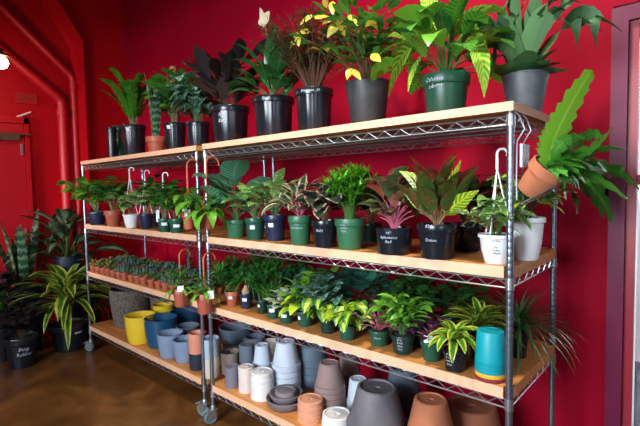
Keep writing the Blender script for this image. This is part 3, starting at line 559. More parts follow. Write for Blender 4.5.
# ---------------------------------------------------------------- potted plants, shelf by shelf
T, B, PT, PN, RS, WS = 'tall', p_bush, p_petiole, p_pinnate, p_rosette, p_wisp
SPECS = [
 # top shelf, left to right
 dict(px=137, w=24, yt=124, yb=0, y=.30, lv=3, k=T, pm='black', ribs=True, label='zz plant with glossy upright fronds in a black pot, leftmost on the top shelf', plants=[(PN, 'zz', 'stemg', dict(n=14, H=54, S=36, L=11, Wd=5.5, pairs=13, arch=.2, e=.9, ang=.6, hmin=.7))], st=dict(off=-.5, z=.85, w=.3, hh=.1)),
 dict(px=159, w=20, yt=136, yb=0, y=.16, lv=3, k='terra', pm='terra', label='snake plant in a terracotta pot on the top shelf', plants=[(RS, 'snake', 'stemg', dict(n=8, L=62, Wd=8, e0=1.55, e1=1.4, droop=.1, shape='snake', r0=4))]),
 dict(px=178, w=22, yt=122, yb=0, y=.28, lv=3, k=T, pm='black', ribs=True, label='green climbing plant on a moss pole in a black pot on the top shelf', plants=[(B, 'mid', 'stemg', dict(n=20, H=56, S=20, L=17, Wd=11, per=7, shape='heart'))], st=dict(off=-.6, z=.85, w=.35, hh=.1)),
 dict(px=201, w=24, yt=121, yb=0, y=.28, lv=3, k=T, pm='black', ribs=True, label='silver-leaved trailing plant in a black pot left of the dark purple plant', plants=[(B, 'silver', 'stemg', dict(n=20, H=54, S=22, L=17, Wd=12, per=7, shape='heart', droop=1.2, e=0.0)), (B, 'mid', 'stemg', dict(n=8, H=56, S=18, L=11, Wd=6, per=5))]),
 dict(px=233, w=39, yt=104, yb=0, y=.26, lv=3, k=T, pm='black', ribs=True, label='rubber plant with nearly black purple leaves in a black pot on the top shelf', plants=[(B, 'purple', 'stemb', dict(n=9, H=58, S=24, L=31, Wd=14, per=6, shape='ellip', droop=.35, e=.7, curve=.2, start=.1))], wr=dict(lines=['Ficus', 'Burg.'], off=-.45, z=.72, size=5)),
 dict(px=276, w=42, yt=94, yb=0, y=.26, lv=3, k=T, pm='black', ribs=True, label='peace lily with one cream flower in a ribbed black pot on the top shelf', plants=[(PT, 'peace', 'stemg', dict(n=34, H=42, S=24, L=38, Wd=18, shape='lance', e=1.1, droop=1.1, hmin=.2))], wr=dict(lines=['Spath'], off=-.35, z=.90, size=4)),
 dict(px=316, w=39, yt=86, yb=0, y=.26, lv=3, k=T, pm='black', ribs=True, label='wispy plant with many thin brown stems in a black pot on the top shelf', plants=[(WS, 'wisp', 'stemb', dict(n=110, H=98, S=56, L=11, Wd=1.7, per=22, curve=.15, start=.4, sr=.0022))], wr=dict(lines=['Dracaena  10'], off=-.2, z=.90, size=3.5)),
 dict(px=369, w=46, yt=77, yb=0, y=.28, lv=3, k='cone', pm='oldblack', label='umbrella plant with yellow splashed leaves in a dusty dark pot on the top shelf', plants=[(B, 'mid', 'stemb', dict(n=24, H=88, S=56, L=19, Wd=8, per=10, start=.25)), (B, 'yellow', 'stemg', dict(n=7, H=66, S=52, L=20, Wd=9, per=2, start=.7, droop=1.4, lean=(-12, -14)))]),
 dict(px=446, w=47, yt=70, yb=0, y=.20, lv=3, k='nursery', pm='green', label='zebra striped calathea with big leaves in a dark green pot on the top shelf', plants=[(PT, 'zebra', 'stemg', dict(n=34, H=62, S=44, L=48, Wd=24, shape='ellip', e=.5, droop=1.5, hmin=.15, sr=.003, k=8)), (PT, 'peace', 'stemg', dict(n=10, H=40, S=28, L=44, Wd=20, shape='ellip', e=.9, droop=1.1, hmin=.5, k=8))], wr=dict(lines=['Calathea', 'zebrina'], off=-.5, z=.80, size=5.5)),
 dict(px=524, w=45, yt=70, yb=0, y=.33, lv=3, k='cone', pm='grey', label='staghorn fern in a weathered grey pot at the right end of the top shelf', plants=[(RS, 'stag', 'stemg', dict(n=9, L=46, Wd=26, e0=1.0, e1=.3, droop=.5, shape='ellip', k=8, wav=.05))]),
 # third shelf, far unit
 dict(px=97, w=17, yt=211, yb=225, lv=2, pm='navy', label='umbrella tree with leaves spilling past the far post, in a small navy pot', plants=[(B, 'bright', 'stemg', dict(n=14, H=38, S=20, L=14, Wd=8, per=6, droop=1.2, lean=(-13, -6)))]),
 dict(px=113, w=17, yt=210, yb=226, lv=2, k='terra', pm='terra', label='bushy green plant in a terracotta pot left of the white hanging pot', plants=[(B, 'mid', 'stemg', dict(n=18, H=36, S=15, L=12, Wd=8, per=7))]),
 dict(px=131, w=16, yt=214, yb=228, lv=2, k='hang', pm='white', label='small variegated plant in a white hanging pot with white hook, on the far shelf', hook=(167, 'white', .0062), plants=[(B, 'pothos', 'stemg', dict(n=10, H=24, S=14, L=13, Wd=10, per=4, shape='heart', droop=1.2))]),
 dict(px=146, w=15, yt=213, yb=229, lv=2, k='hang', pm='navy', label='trailing plant in a navy hanging pot with white hook, right of the white one', hook=(170, 'white', .005), plants=[(B, 'varw', 'stemg', dict(n=10, H=26, S=13, L=13, Wd=10, per=4, shape='heart'))]),
 dict(px=155, w=14, yt=213, yb=230, y=.24, lv=2, k='hang', pm='black', label='dark trailing plant in a black pot behind the navy hanging pot', plants=[(B, 'deep', 'stemg', dict(n=16, H=38, S=16, L=12, Wd=7, per=8))]),
 dict(px=164, w=14, yt=218, yb=232, lv=2, pm='green', label='upright leafy plant in a small green pot with pale tag and hook, far shelf', hook=(172, 'white', .0045), plants=[(B, 'mid', 'stemg', dict(n=14, H=40, S=11, L=13, Wd=9, per=8))], st=dict(off=0, z=.6, w=.9, hh=.22), tags=[(-6, -2, 3, 12)]),
 dict(px=176, w=15, yt=218, yb=233, lv=2, pm='green', label='plum tinged plant in a small green pot with white sticker, by the orange hanger', plants=[(B, 'mid', 'stemb', dict(n=14, H=32, S=14, L=12, Wd=7, per=7)), (B, 'plum', 'stemb', dict(n=4, H=32, S=8, L=10, Wd=5, per=5))], st=dict(off=0, z=.5, w=.9, hh=.2)),
 # third shelf, near unit
 dict(px=236, w=21, yt=219, yb=238, lv=2, pm='lgreen', label='calathea with large round striped leaves in a green pot, leftmost on its board', plants=[(PT, 'orb', 'stemg', dict(n=9, H=44, S=14, L=34, Wd=31, shape='round', e=.9, droop=.8, hmin=.2, k=10, lean=(-5, 0))), (PT, 'deep', 'stemg', dict(n=16, H=28, S=18, L=20, Wd=12, shape='ellip', e=.6, droop=1.2, hmin=.2))]),
 dict(px=255, w=20, yt=217, yb=240, lv=2, pm='green', label='leafy plant in a green pot with white sticker, right of the round-leaved calathea', plants=[(PT, 'pothos', 'stemg', dict(n=22, H=30, S=18, L=20, Wd=14, e=.4, droop=1.0, hmin=.4))], st=dict(off=-.35, z=.58, w=.55, hh=.17)),
 dict(px=275, w=23, yt=214, yb=241, lv=2, pm='navy', label='pale variegated plant in a black-blue pot with white sticker on the third shelf', plants=[(PT, 'pothos', 'stemg', dict(n=24, H=32, S=22, L=24, Wd=13, shape='lance', e=.5, droop=1.0, hmin=.4))], st=dict(off=-.45, z=.62, w=.5, hh=.15)),
 dict(px=300, w=24, yt=215, yb=245, lv=2, pm='lgreen', label='cream and pink edged tricolor plant in a mid-green pot with white writing', plants=[(PT, 'tri', 'stemp', dict(n=24, H=28, S=20, L=28, Wd=11, shape='lance', e=.6, droop=1.3, hmin=.3)), ], wr=dict(lines=['6 in', 'Stromanthe'], off=-.35, z=.68, size=3)),
 dict(px=325, w=27, yt=219, yb=248, lv=2, pm='black', label='rubber plant with cream edged leaves in a black pot left of the parlour palm', plants=[(B, 'ficus', 'stemb', dict(n=11, H=36, S=18, L=24, Wd=15, per=5, droop=.9, shape='ellip'))], wr=dict(lines=['Ruby'], off=-.5, z=.6, size=4)),
 dict(px=350, w=31, yt=217, yb=250, lv=2, pm='lgreen', label='feathery bright green parlour palm in a green pot', plants=[(WS, 'palm', 'stemg', dict(n=80, H=64, S=30, L=11, Wd=2.3, per=30, curve=.6, start=.4, sr=.0014))], wr=dict(lines=['6 in', 'Parlor', 'Palm'], off=-.5, z=.78, size=3)),
 dict(px=371, w=22, yt=222, yb=240, y=.36, lv=2, pm='dgreen', label='dark leafy plant in a dark green pot behind the parlour palm and the aglaonema', plants=[(B, 'deep', 'stemg', dict(n=14, H=46, S=20, L=18, Wd=10, per=7))]),
 dict(px=394, w=36, yt=226, yb=255, lv=2, k='straight', pm='black', label='aglaonema with pink stalks in a low black pot left of the croton', plants=[(PT, 'agl', 'stemp', dict(n=36, H=48, S=20, L=32, Wd=14, shape='lance', e=.7, droop=1.1, hmin=.25, sr=.0036)), (PT, 'agl', 'stemp', dict(n=10, H=26, S=12, L=22, Wd=8, shape='lance', e=1.3, droop=.5, hmin=.8, sr=.004))], wr=dict(lines=['10"', 'Aglaonema', 'Red'], off=-.35, z=.80, size=4)),
 dict(px=437, w=40, yt=222, yb=260, lv=2, pm='black', label='croton with red and yellow veined leaves in a black pot marked Croton', plants=[(PT, 'croton', 'stemr', dict(n=28, H=34, S=26, L=44, Wd=17, shape='lance', e=.9, droop=.7, hmin=.4, sr=.0035)), (PT, 'crotony', 'stemy', dict(n=3, H=46, S=16, L=34, Wd=12, shape='lance', e=1.0, droop=.9, hmin=.4, sr=.003))], wr=dict(lines=['$24', '', '', '  Croton.'], off=-.42, z=.93, size=4.4)),
 dict(px=466, w=34, yt=222, yb=250, y=.30, lv=2, pm='black', label='dark leaved bush in a black pot behind the croton', plants=[(B, 'deep', 'stemb', dict(n=16, H=52, S=32, L=26, Wd=12, per=6)), (PT, 'croton', 'stemr', dict(n=8, H=32, S=26, L=30, Wd=12, shape='lance', e=.6, droop=.8))]),
 dict(px=497, w=36, yt=232, yb=265, lv=2, k='hang', pm='white', label='marbled pothos in a white hanging pot with hook, left of the near post', hook=(148, 'white', .0055), plants=[(B, 'pothos', 'stemg', dict(n=11, H=38, S=20, L=24, Wd=18, per=3, shape='heart', droop=1.2)), (B, 'varw', 'stemg', dict(n=5, H=24, S=24, L=24, Wd=15, per=3, shape='heart', droop=1.2, lean=(-8, -6)))], wr=dict(lines=['4 3/4 in', '', 'Pot', ' Pothos', '  Marble'], off=-.05, z=.78, size=2.9, m=BINK)),
 dict(px=527, w=34, yt=216, yb=258, lv=2, y=.20, k='hang', pm='white', label='pale yellow-green trailing plant in a white pot behind the near post', plants=[(B, 'varw', 'stemg', dict(n=9, H=40, S=20, L=30, Wd=21, per=3, shape='heart', droop=1.2)), (B, 'lime', 'stemg', dict(n=7, H=40, S=14, L=28, Wd=16, per=3, shape='heart', droop=1.0))]),
 # second shelf, near unit: front row
 dict(px=230, w=15, yt=289, yb=307, lv=1, k='terra', pm='terra', label='asparagus fern in a small terracotta pot with white label', plants=[(WS, 'aspar', 'stemg', dict(n=60, H=40, S=30, L=7, Wd=1.6, per=30, curve=.8))], st=dict(off=-.3, z=.62, w=.6, hh=.2)),
 dict(px=244, w=14, yt=291, yb=309, lv=1, pm='navy', label='ponytail palm with a swollen tan trunk in a small navy pot', plants=[(RS, 'aspar', 'stemg', dict(n=34, L=34, Wd=1.8, e0=1.3, e1=.3, droop=1.9, shape='grass', base=11, k=6))], st=dict(off=-.3, z=.62, w=.7, hh=.2)),
 dict(px=260, w=12, yt=298, yb=314, lv=1, pm='dgreen', label='fine-leaved fern in a tiny dark green pot right of the ponytail palm', plants=[(WS, 'aspar', 'stemg', dict(n=44, H=42, S=22, L=7, Wd=1.6, per=28, curve=.7))], st=dict(off=-.7, z=.6, w=.4, hh=.2)),
 dict(px=271, w=13, yt=302, yb=319, lv=1, pm='green', label='thin upright grassy plant in a small green pot with a white label', plants=[(RS, 'mid', 'stemg', dict(n=30, L=34, Wd=3, e0=1.5, e1=.9, droop=.8, shape='grass'))], st=dict(off=-.25, z=.62, w=.9, hh=.26)),
 dict(px=284, w=16, yt=307, yb=324, lv=1, pm='green', label='white-veined nerve plant in a small green pot with a white label', plants=[(PT, 'fit', 'stemg', dict(n=28, H=18, S=14, L=12, Wd=9, e=.3, droop=.8, hmin=.3))], st=dict(off=-.35, z=.62, w=.8, hh=.24)),
 dict(px=303, w=18, yt=308, yb=327, lv=1, pm='green', label='neon lime leaved plant in a green pot with a white label on its side', plants=[(PT, 'lime', 'stemy', dict(n=16, H=18, S=15, L=22, Wd=13, e=.3, droop=1.1, hmin=.2)), (B, 'bright', 'stemg', dict(n=14, H=34, S=16, L=14, Wd=10, per=5, shape='heart'))], st=dict(off=-.8, z=.6, w=.35, hh=.22)),
 dict(px=326, w=18, yt=312, yb=334, lv=1, pm='dgreen', label='philodendron with lime streaked leaves hiding its pot and touching the board', plants=[(B, 'brasil', 'stemg', dict(n=12, H=22, S=16, L=19, Wd=14, per=4, shape='heart', droop=1.6, e=-.2)), (B, 'silver', 'stemg', dict(n=14, H=38, S=17, L=19, Wd=13, per=5, shape='heart'))]),
 dict(px=346, w=19, yt=321, yb=341, lv=1, pm='green', label='yellow and green heart leaved plant in a green pot with white label', plants=[(B, 'brasil', 'stemg', dict(n=10, H=24, S=16, L=21, Wd=15, per=3, shape='heart', droop=1.4, e=0)), (B, 'lime', 'stemg', dict(n=6, H=22, S=15, L=20, Wd=12, per=2, shape='heart', droop=.9, lean=(-6, -6)))], st=dict(off=-.55, z=.75, w=.6, hh=.2)),
 dict(px=378, w=21, yt=326, yb=347, lv=1, pm='green', label='pinkish white nerve plant in a dark green pot left of the pot with writing', plants=[(PT, 'pinkv', 'stemp', dict(n=30, H=24, S=20, L=16, Wd=9, shape='lance', e=.4, droop=.8, hmin=.3))], wr=dict(lines=['Fittonia'], off=-.2, z=.55, size=2.6)),
 dict(px=402, w=24, yt=330, yb=355, lv=1, pm='dgreen', label='upright green bush in a dark green pot with white handwriting', plants=[(B, 'bright', 'stemg', dict(n=20, H=44, S=21, L=18, Wd=7, per=7, shape='lance', droop=.9)), ], wr=dict(lines=['4 in', 'Birds', 'Nest', 'Fern'], off=-.3, z=.80, size=3.1)),
 dict(px=431, w=22, yt=337, yb=362, lv=1, pm='green', label='small plum-leaved plant in a green pot left of the yellow striped dracaena', plants=[(PT, 'plum', 'stemp', dict(n=18, H=20, S=17, L=16, Wd=9, e=.5, droop=.9)), (RS, 'mid', 'stemg', dict(n=7, L=20, Wd=5, e0=1.2, e1=.3, droop=1.2))], tags=[(-3, 1, 9, 7)]),
 dict(px=455, w=24, yt=345, yb=373, lv=1, pm='black', label='dracaena with arching yellow striped leaves in a black pot with writing', plants=[(RS, 'lemon', 'stemg', dict(n=26, L=41, Wd=9.5, e0=1.5, e1=.5, droop=2.2, shape='strap', stem=12, k=9))], wr=dict(lines=['4 in', 'Drac.', 'Lemon', 'Lime'], off=-.55, z=.85, size=3.3)),
 # second shelf, near unit: rear row
 dict(px=255, w=15, yt=285, yb=300, y=.30, lv=1, pm='black', label='tall feathery fern at the back, above the ponytail palm', plants=[(WS, 'aspar', 'stemg', dict(n=60, H=42, S=36, L=8, Wd=1.8, per=30, curve=.7))]),
 dict(px=290, w=16, yt=290, yb=305, y=.33, lv=1, pm='black', label='dark wispy plant at the back, above the nerve plant', plants=[(WS, 'aspar', 'stemg', dict(n=36, H=34, S=26, L=8, Wd=1.8, per=24)), (B, 'blue', 'stemg', dict(n=10, H=30, S=16, L=12, Wd=9, per=5))]),
 dict(px=318, w=17, yt=295, yb=312, y=.30, lv=1, pm='black', label='pale green plant at the back, above the lime streaked philodendron', plants=[(B, 'bright', 'stemg', dict(n=14, H=28, S=16, L=16, Wd=11, per=5, shape='heart')), (B, 'silver', 'stemg', dict(n=14, H=26, S=20, L=18, Wd=12, per=5, shape='heart'))]),
 dict(px=345, w=20, yt=297, yb=318, y=.26, lv=1, pm='black', label='blue-green watermelon leaved plant at the back, left of its twin', plants=[(PT, 'blue', 'stemb', dict(n=30, H=26, S=24, L=20, Wd=15, e=.4, droop=.9, hmin=.4))]),
 dict(px=370, w=20, yt=300, yb=322, y=.28, lv=1, pm='black', label='blue-green dark plant at the back, above the pinkish nerve plant', plants=[(PT, 'blue', 'stemb', dict(n=30, H=26, S=24, L=20, Wd=14, e=.4, droop=.9, hmin=.4))]),
 dict(px=412, w=22, yt=305, yb=330, y=.30, lv=1, pm='black', label='dark ivy-like bush at the back, above the pot with white handwriting', plants=[(B, 'deep', 'stemb', dict(n=20, H=31, S=30, L=15, Wd=11, per=9, shape='heart'))]),
 dict(px=420, w=22, yt=318, yb=340, y=.20, lv=1, pm='black', label='purple-leaved plant in the second row behind the plum plant', plants=[(PT, 'plum', 'stemb', dict(n=14, H=14, S=16, L=14, Wd=9, e=.4, droop=.9)), (B, 'mid', 'stemg', dict(n=6, H=28, S=16, L=16, Wd=5, per=5, shape='lance'))]),
 dict(px=452, w=24, yt=312, yb=335, y=.32, lv=1, pm='black', label='dark green bushy plant at the back under the wire, left of the turquoise pots', plants=[(B, 'deep', 'stemb', dict(n=20, H=30, S=30, L=17, Wd=10, per=7))]),
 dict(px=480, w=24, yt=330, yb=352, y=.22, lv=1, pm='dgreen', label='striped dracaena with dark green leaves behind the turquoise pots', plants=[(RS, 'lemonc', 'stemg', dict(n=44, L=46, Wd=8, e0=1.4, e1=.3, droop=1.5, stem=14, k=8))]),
 dict(px=519, w=20, yt=328, yb=345, y=.33, lv=1, pm='black', label='grassy dracaena spilling past the rear right post of the second shelf', plants=[(RS, 'ribbon', 'stemb', dict(n=130, L=70, Wd=3.0, e0=1.4, e1=.05, droop=1.4, shape='grass', base=6, k=8))]),
 # far unit second shelf: a pot by the middle posts
 dict(px=188, w=14, yt=280, yb=300, y=.30, lv=1, pm='green', label='thin dark climbing stems on a stake in a small green pot beside the succulents', plants=[(B, 'deep', 'stemb', dict(n=7, H=44, S=4, L=5, Wd=3, per=6)), ]),
 # the floor, left
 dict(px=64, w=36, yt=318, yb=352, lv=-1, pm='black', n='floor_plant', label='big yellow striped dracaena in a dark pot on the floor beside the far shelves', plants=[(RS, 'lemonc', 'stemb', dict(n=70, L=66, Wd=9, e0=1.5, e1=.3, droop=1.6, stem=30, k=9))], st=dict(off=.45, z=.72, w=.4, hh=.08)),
]
T_OBJS = {}
for s in SPECS: T_OBJS[s['px'], s['lv']] = potted(s)

# moss pole, flower and trunk belong to their plants
t, pos, R, h, zs, u = T_OBJS[178, 3]
g = G(); g.tube([(0, .01, zs-.02), (-.01, .01, zs+.30), (-.012, .01, zs+60*u)], .032, .030, 12); g.build('moss_pole', mat('coir_pole', (.28, .13, .06), .95, noise=.5, nscale=70, bump=1.0), t)
t, pos, R, h, zs, u = T_OBJS[276, 3]
g = G(); fp = aty(265, 22, pos.y)-pos; g.tube(bez((0, 0, zs), (fp.x*.3, 0, fp.z*.7), (fp.x, 0, fp.z-.02), 8), .004, .003, 6); g.build('flower_stalk', LM['stemg'], t)
g = G(); leaf(g, (fp.x-.01, 0, fp.z-.03), 1.9, 1.2, .14, .075, 'heart', .3, .5, 0, 8, random.Random(3)); leaf(g, (fp.x-.01, -.01, fp.z-.03), -1.2, 1.5, .11, .05, 'heart', .5, .5, 0, 8, random.Random(3)); g.build('flower', LM['spathe'], t)
t, pos, R, h, zs, u = T_OBJS[244, 1]
g = G(); g.lathe([(.022, zs-.004), (.028, zs+.010), (.026, zs+.022), (.014, zs+.04), (.009, zs+.055)], 14); g.build('trunk', mat('palm_trunk', (.42, .28, .18), .85, noise=.3, nscale=40), t)
# staghorn fronds
t, pos, R, h, zs, u = T_OBJS[524, 3]
rng = random.Random(5); g = G(); a0 = Vector((0, 0, zs))
for (tx, ty, mx, my, w_) in ((600, 22, 578, -6, 22), (560, -6, 530, 10, 20), (500, 8, 508, 40, 20), (478, 52, 495, 20, 18), (575, -4, 548, 4, 16), (538, -10, 530, 25, 24), (470, 24, 500, 10, 14), (512, -14, 516, 20, 16)):
    yy = pos.y+rng.uniform(-.12, .12); e = aty(tx, ty, yy)-pos; m_ = aty(mx, my, (yy+pos.y)/2)-pos
    pts = bez(a0, m_, e, 10); wd = [max(.002, w_*u*.5*(.30+.9*(i/10)**1.2)*(1 if i < 9 else (.75 if i == 9 else .35))) for i in range(11)]
    if ty < 30 and w_ > 18: wd = [w_*u*.5*(.35+.75*math.sin(PI*(i/10)**.8)) for i in range(11)]
    g.ribbon(pts, wd, Vector((.7, -.2, .5)), .12, (rng.random(), rng.random()), .05)
    d = (e-m_).normalized(); sd = d.cross(Vector((-.4, .8, .1))).normalized()
    for sg in (-1, 1):   # antler lobes
        for q in (.62, .98):
            b0 = pts[int(q*10)]; g.ribbon(bez(b0, b0+d*.04+sd*sg*.03, b0+d*.09+sd*sg*.05+Vector((0, 0, -.02)), 5), [w_*u*.26*(1-i/5.5) for i in range(6)], None, .1, (rng.random(), .2), 0)
g.build('antler_frond', LM['stag'], t, limiter(pos, None, None))
# broad pale leaves hung over the front of the zebra plant
t, pos, R, h, zs, u = T_OBJS[446, 3]
rng = random.Random(9); g = G()
for (bx, by, mx, my, ex, ey, dy, w_) in ((425, 40, 408, 38, 397, 78, -.10, 19), (418, 48, 398, 44, 388, 98, -.16, 20), (430, 48, 412, 55, 408, 92, -.12, 15), (470, 44, 486, 52, 484, 98, -.12, 18), (462, 30, 476, 22, 492, 60, -.08, 19), (440, 40, 430, 20, 402, 14, -.05, 20), (450, 34, 452, 8, 470, -8, 0, 18), (440, 30, 432, 6, 420, -6, .02, 22), (455, 42, 482, 34, 500, 30, 0, 15), (436, 46, 412, 28, 388, 36, -.08, 16), (450, 40, 470, 10, 492, 6, .04, 16)):
    y = pos.y; P = [aty(bx, by, y+dy*.3)-pos, aty(mx, my, y+dy*.8)-pos, aty(ex, ey, y+dy)-pos]
    frond(g, *P, w_*u, 'lance', 10, .12, rng, Vector((.75, -.15, .55)) if abs(ex-bx) < 30 else Vector((.1, -.7, .6)), .05)
    g2 = None
g.build('zebra_leaf', LM['zebray'], t, limiter(pos, ZT[3]+.004, None, -.03))
# single yellow leaves of the umbrella plant, and the two bright leaves of the croton
t, pos, R, h, zs, u = T_OBJS[369, 3]; rng = random.Random(4); gs = G(); prev = Vector((0, 0, zs))
for (x0, y0, x1, y1, w_) in ((313, 15, 300, 25, 8), (314, 17, 329, 17, 8), (339, 21, 327, 38, 12), (333, 18, 322, 25, 7), (342, 21, 346, 35, 9), (333, 1, 333, 15, 9), (327, 8, 325, -3, 8), (296, 38, 290, 51, 6), (297, 32, 299, 47, 10), (300, 31, 311, 33, 8), (352, 68, 347, 80, 8), (353, 69, 361, 80, 8), (371, 54, 381, 62, 10), (349, 14, 358, 26, 8)):
    yy = pos.y-.15+rng.uniform(-.04, .04); a_, c_ = aty(x0, y0, yy)-pos, aty(x1, y1, yy-.03)-pos; d_ = c_-a_
    g = G(); frond(g, a_, (a_+c_)/2+Vector((0, -.01, .01)), c_, w_*u*.8, 'lance', 7, .3, rng, d_.cross(Vector((-.66, .74, rng.uniform(-.6, .6)))).normalized()); g.build('yellow_leaf', LM['yellow'], t)
    gs.tube(bez((0, 0, zs), (a_.x*.45, a_.y*.4, zs+(a_.z-zs)*.8), a_, 7), .0024, .0016, 4, False)
gs.build('branches', LM['stemb'], t)
t, pos, R, h, zs, u = T_OBJS[437, 2]
for (mx_, my_, x1, y1, w_, cl, dy) in ((425, 182, 399, 171, 17, 'crotony', -.03), (452, 205, 479, 190, 18, 'crotony', -.06), (448, 190, 461, 160, 12, 'crotony', 0), (418, 200, 402, 190, 12, 'crotony', -.06), (425, 205, 409, 187, 14, 'croton', -.05)):
    m_, c_ = aty(mx_, my_, pos.y+dy*.6)-pos, aty(x1, y1, pos.y+dy)-pos; d_ = c_-m_; s0 = (m_*.55)+Vector((0, 0, zs*.45))
    g = G(); gs = G(); gs.tube([(0, 0, zs), s0*.7+Vector((0, 0, zs*.3)), s0], .003, .0025, 5); gs.build('stalk', LM['stemy'], t)
    frond(g, s0, m_, c_, w_*u, 'lance', 9, .15, rng, d_.cross(Vector((-.66, .74, .1))).normalized(), .03); g.build('bright_leaf' if cl == 'crotony' else 'bronze_leaf', LM[cl], t)
# stake of the climbing stems
t, pos, R, h, zs, u = T_OBJS[188, 1]; g = G(); g.tube([(-.01, 0, zs-.02), (-.012, 0, SZ[2]-.06-pos.z)], .013, n=8); g.build('stake', mat('grey_stake', (.10, .09, .11), .8, noise=.4, nscale=30), t)

# ---------------------------------------------------------------- hanging pots at the front edge
def hanging(px, w, yt, yb, y, zhook, label, plants, tagd=None, mm='terra'):
    b = aty(px, yb, y); R = w/2*depth(b)/FPX; tp = aty(px, yt, y); h = tp.z-b.z; u = depth(b)/FPX
    t = empty('hanging_plant', b, label, 'plant', 'terracotta pots hung from the shelf wires'); zs = make_pot(t, 'terra', R, h, PM[mm]); rng = random.Random(px)
    lim = lambda p: Vector((p.x, p.y if p.y+b.y < -.045 or True else p.y, p.z))
    for i, (fn, lm, sm, kw) in enumerate(plants):
        g = G(); gs = G(); kw = dict(kw)
        for q in ('H', 'S', 'L', 'Wd', 'base', 'r0'):
            if q in kw: kw[q] *= u
        if 'lean' in kw: kw['lean'] = tuple(c*u for c in kw['lean'])
        fn(g, gs, u, rng, **kw)
        def lim(p):
            p = Vector((p.x, p.y, p.z+zs)); yy = p.y+b.y
            if yy > -.03: p.y = -.03-b.y-(yy+.03)*.1
            return p
        g.build(['leaves', 'shoots'][i], LM[lm], t, lim)
        if gs.f: gs.build('stems', LM[sm], t, lim)
    g = G(); ap = zhook-b.z-.16
    for k in range(3):
        a = k*2*PI/3+.5; g.tube([(math.cos(a)*R*.97, math.sin(a)*R*.97, h*.95), (math.cos(a)*R*.35, math.sin(a)*R*.35, h+(ap-h)*.7), (0, 0, ap)], .0018, .002, 5)
    dy = -b.y+.006; pts = [(0, 0, ap), (0, 0, ap+.10)]
    for k in range(9):
        a = PI-k*PI*1.05/8; pts.append((0, dy*.5+dy*.5*math.cos(a), zhook-b.z-.016+(abs(dy)*.5)*math.sin(a)))
    g.tube(pts, .0055, .0045, 6); g.build('hanger', mat('hanger_orange', (.50, .10, .03), .45), t)
    if tagd:
        a = camang(b)
        for (dx, dz, w_, h_) in tagd: plant_tag(t, (math.cos(a)*R*1.02-math.sin(a)*dx*u, math.sin(a)*R*1.02+math.cos(a)*dx*u, zs+dz*u), w_*u, h_*u, a)
    return t
hanging(189, 13, 212, 229, -.075, SZ[3]-.075, 'hanging terracotta pot left of the middle posts, higher of the two on its side', [(B, 'bright', 'stemg', dict(n=14, H=22, S=15, L=15, Wd=6, per=5, droop=1.8, shape='lance', e=0))], [(-1, -2, 6, 7)])
hanging(208, 14, 212, 229, -.085, SZ[3]-.075, 'hanging terracotta pot with long drooping bright leaves in front of the middle posts', [(RS, 'bright', 'stemg', dict(n=11, L=34, Wd=11, e0=1.1, e1=.2, droop=2.4, shape='lance', k=8)), (B, 'mid', 'stemg', dict(n=6, H=24, S=14, L=14, Wd=6, per=4))])
hanging(181, 16, 288, 306, -.075, SZ[2]-.080, 'hanging terracotta pot with a white tag above the pale bowls, left of the posts', [(RS, 'bright', 'stemg', dict(n=18, L=24, Wd=5, e0=1.4, e1=.1, droop=1.9, shape='strap')), (B, 'mid', 'stemg', dict(n=6, H=24, S=9, L=10, Wd=4, per=5))], [(0, 0, 6, 6)])
hanging(205, 18, 293, 313, -.080, SZ[2]-.080, 'hanging terracotta pot with a printed tag in front of the middle posts, lower level', [(RS, 'bright', 'stemg', dict(n=18, L=24, Wd=5, e0=1.4, e1=.1, droop=1.9, shape='strap')), (B, 'mid', 'stemg', dict(n=5, H=20, S=8, L=10, Wd=5, per=4))], [(6, -2, 6, 8)])

# fern in a terracotta pot on a wire bracket off the right end
c = Vector((.050, .035, 1.485)); t = empty('hanging_fern', c, 'ruffled green fern in a tilted terracotta pot hung off the right shelf end', 'plant')
u = depth(c)/FPX; Rm = .062; h = .115; M = Matrix.Rotation(.62, 4, 'Y') @ Matrix.Rotation(-.15, 4, 'X')
M = Matrix.Rotation(.75, 4, Vector((.25, .97, 0)))
g = G(); g.lathe(pot_profile('terra', Rm, h), 28, M=M); g.build('pot', PM['terracotta'], t); g = G(); g.lathe([(Rm*.84, h*.84), (Rm*.84, h*.87), (Rm*.4, h*.90)], 20, M=M); g.build('soil', SOIL, t)
mouth = M @ Vector((0, 0, h*.9)); rng = random.Random(12); g = G(); g2 = G()
def P3(px, py, dx): return atx(px, py, c.x+dx)-c
FR = [(575, 150, 618, 160, 640, 190, .28, 15), (570, 165, 600, 175, 612, 222, .22, 17), (560, 150, 600, 150, 612, 128, .3, 12), (570, 150, 610, 160, 632, 225, .2, 14), (560, 170, 580, 190, 577, 214, .12, 9), (555, 150, 590, 150, 606, 172, .2, 14), (560, 150, 590, 120, 605, 140, .25, 14),
      (550, 160, 575, 165, 590, 185, .15, 13), (545, 150, 560, 130, 585, 138, .2, 12), (555, 165, 590, 165, 628, 200, .25, 13), (550, 165, 565, 180, 566, 200, .1, 8), (545, 160, 600, 140, 628, 150, .32, 13), (550, 158, 585, 168, 605, 205, .18, 14), (548, 150, 560, 135, 572, 128, .12, 10), (552, 155, 582, 150, 600, 160, .2, 16), (550, 160, 578, 170, 596, 195, .1, 15), (556, 168, 590, 176, 604, 218, .16, 14)]
for (mx0, my0, mx, my, ex, ey, dx, w_) in FR:
    e = P3(ex, ey, dx+rng.uniform(-.05, .05)); m_ = P3(mx, my, dx*.55); frond(g, mouth, m_, e, w_*u, 'wavy', 16, .15, rng, ((e-m_).cross(Vector((-.66, .74, rng.uniform(-.7, .7))))).normalized(), .10)
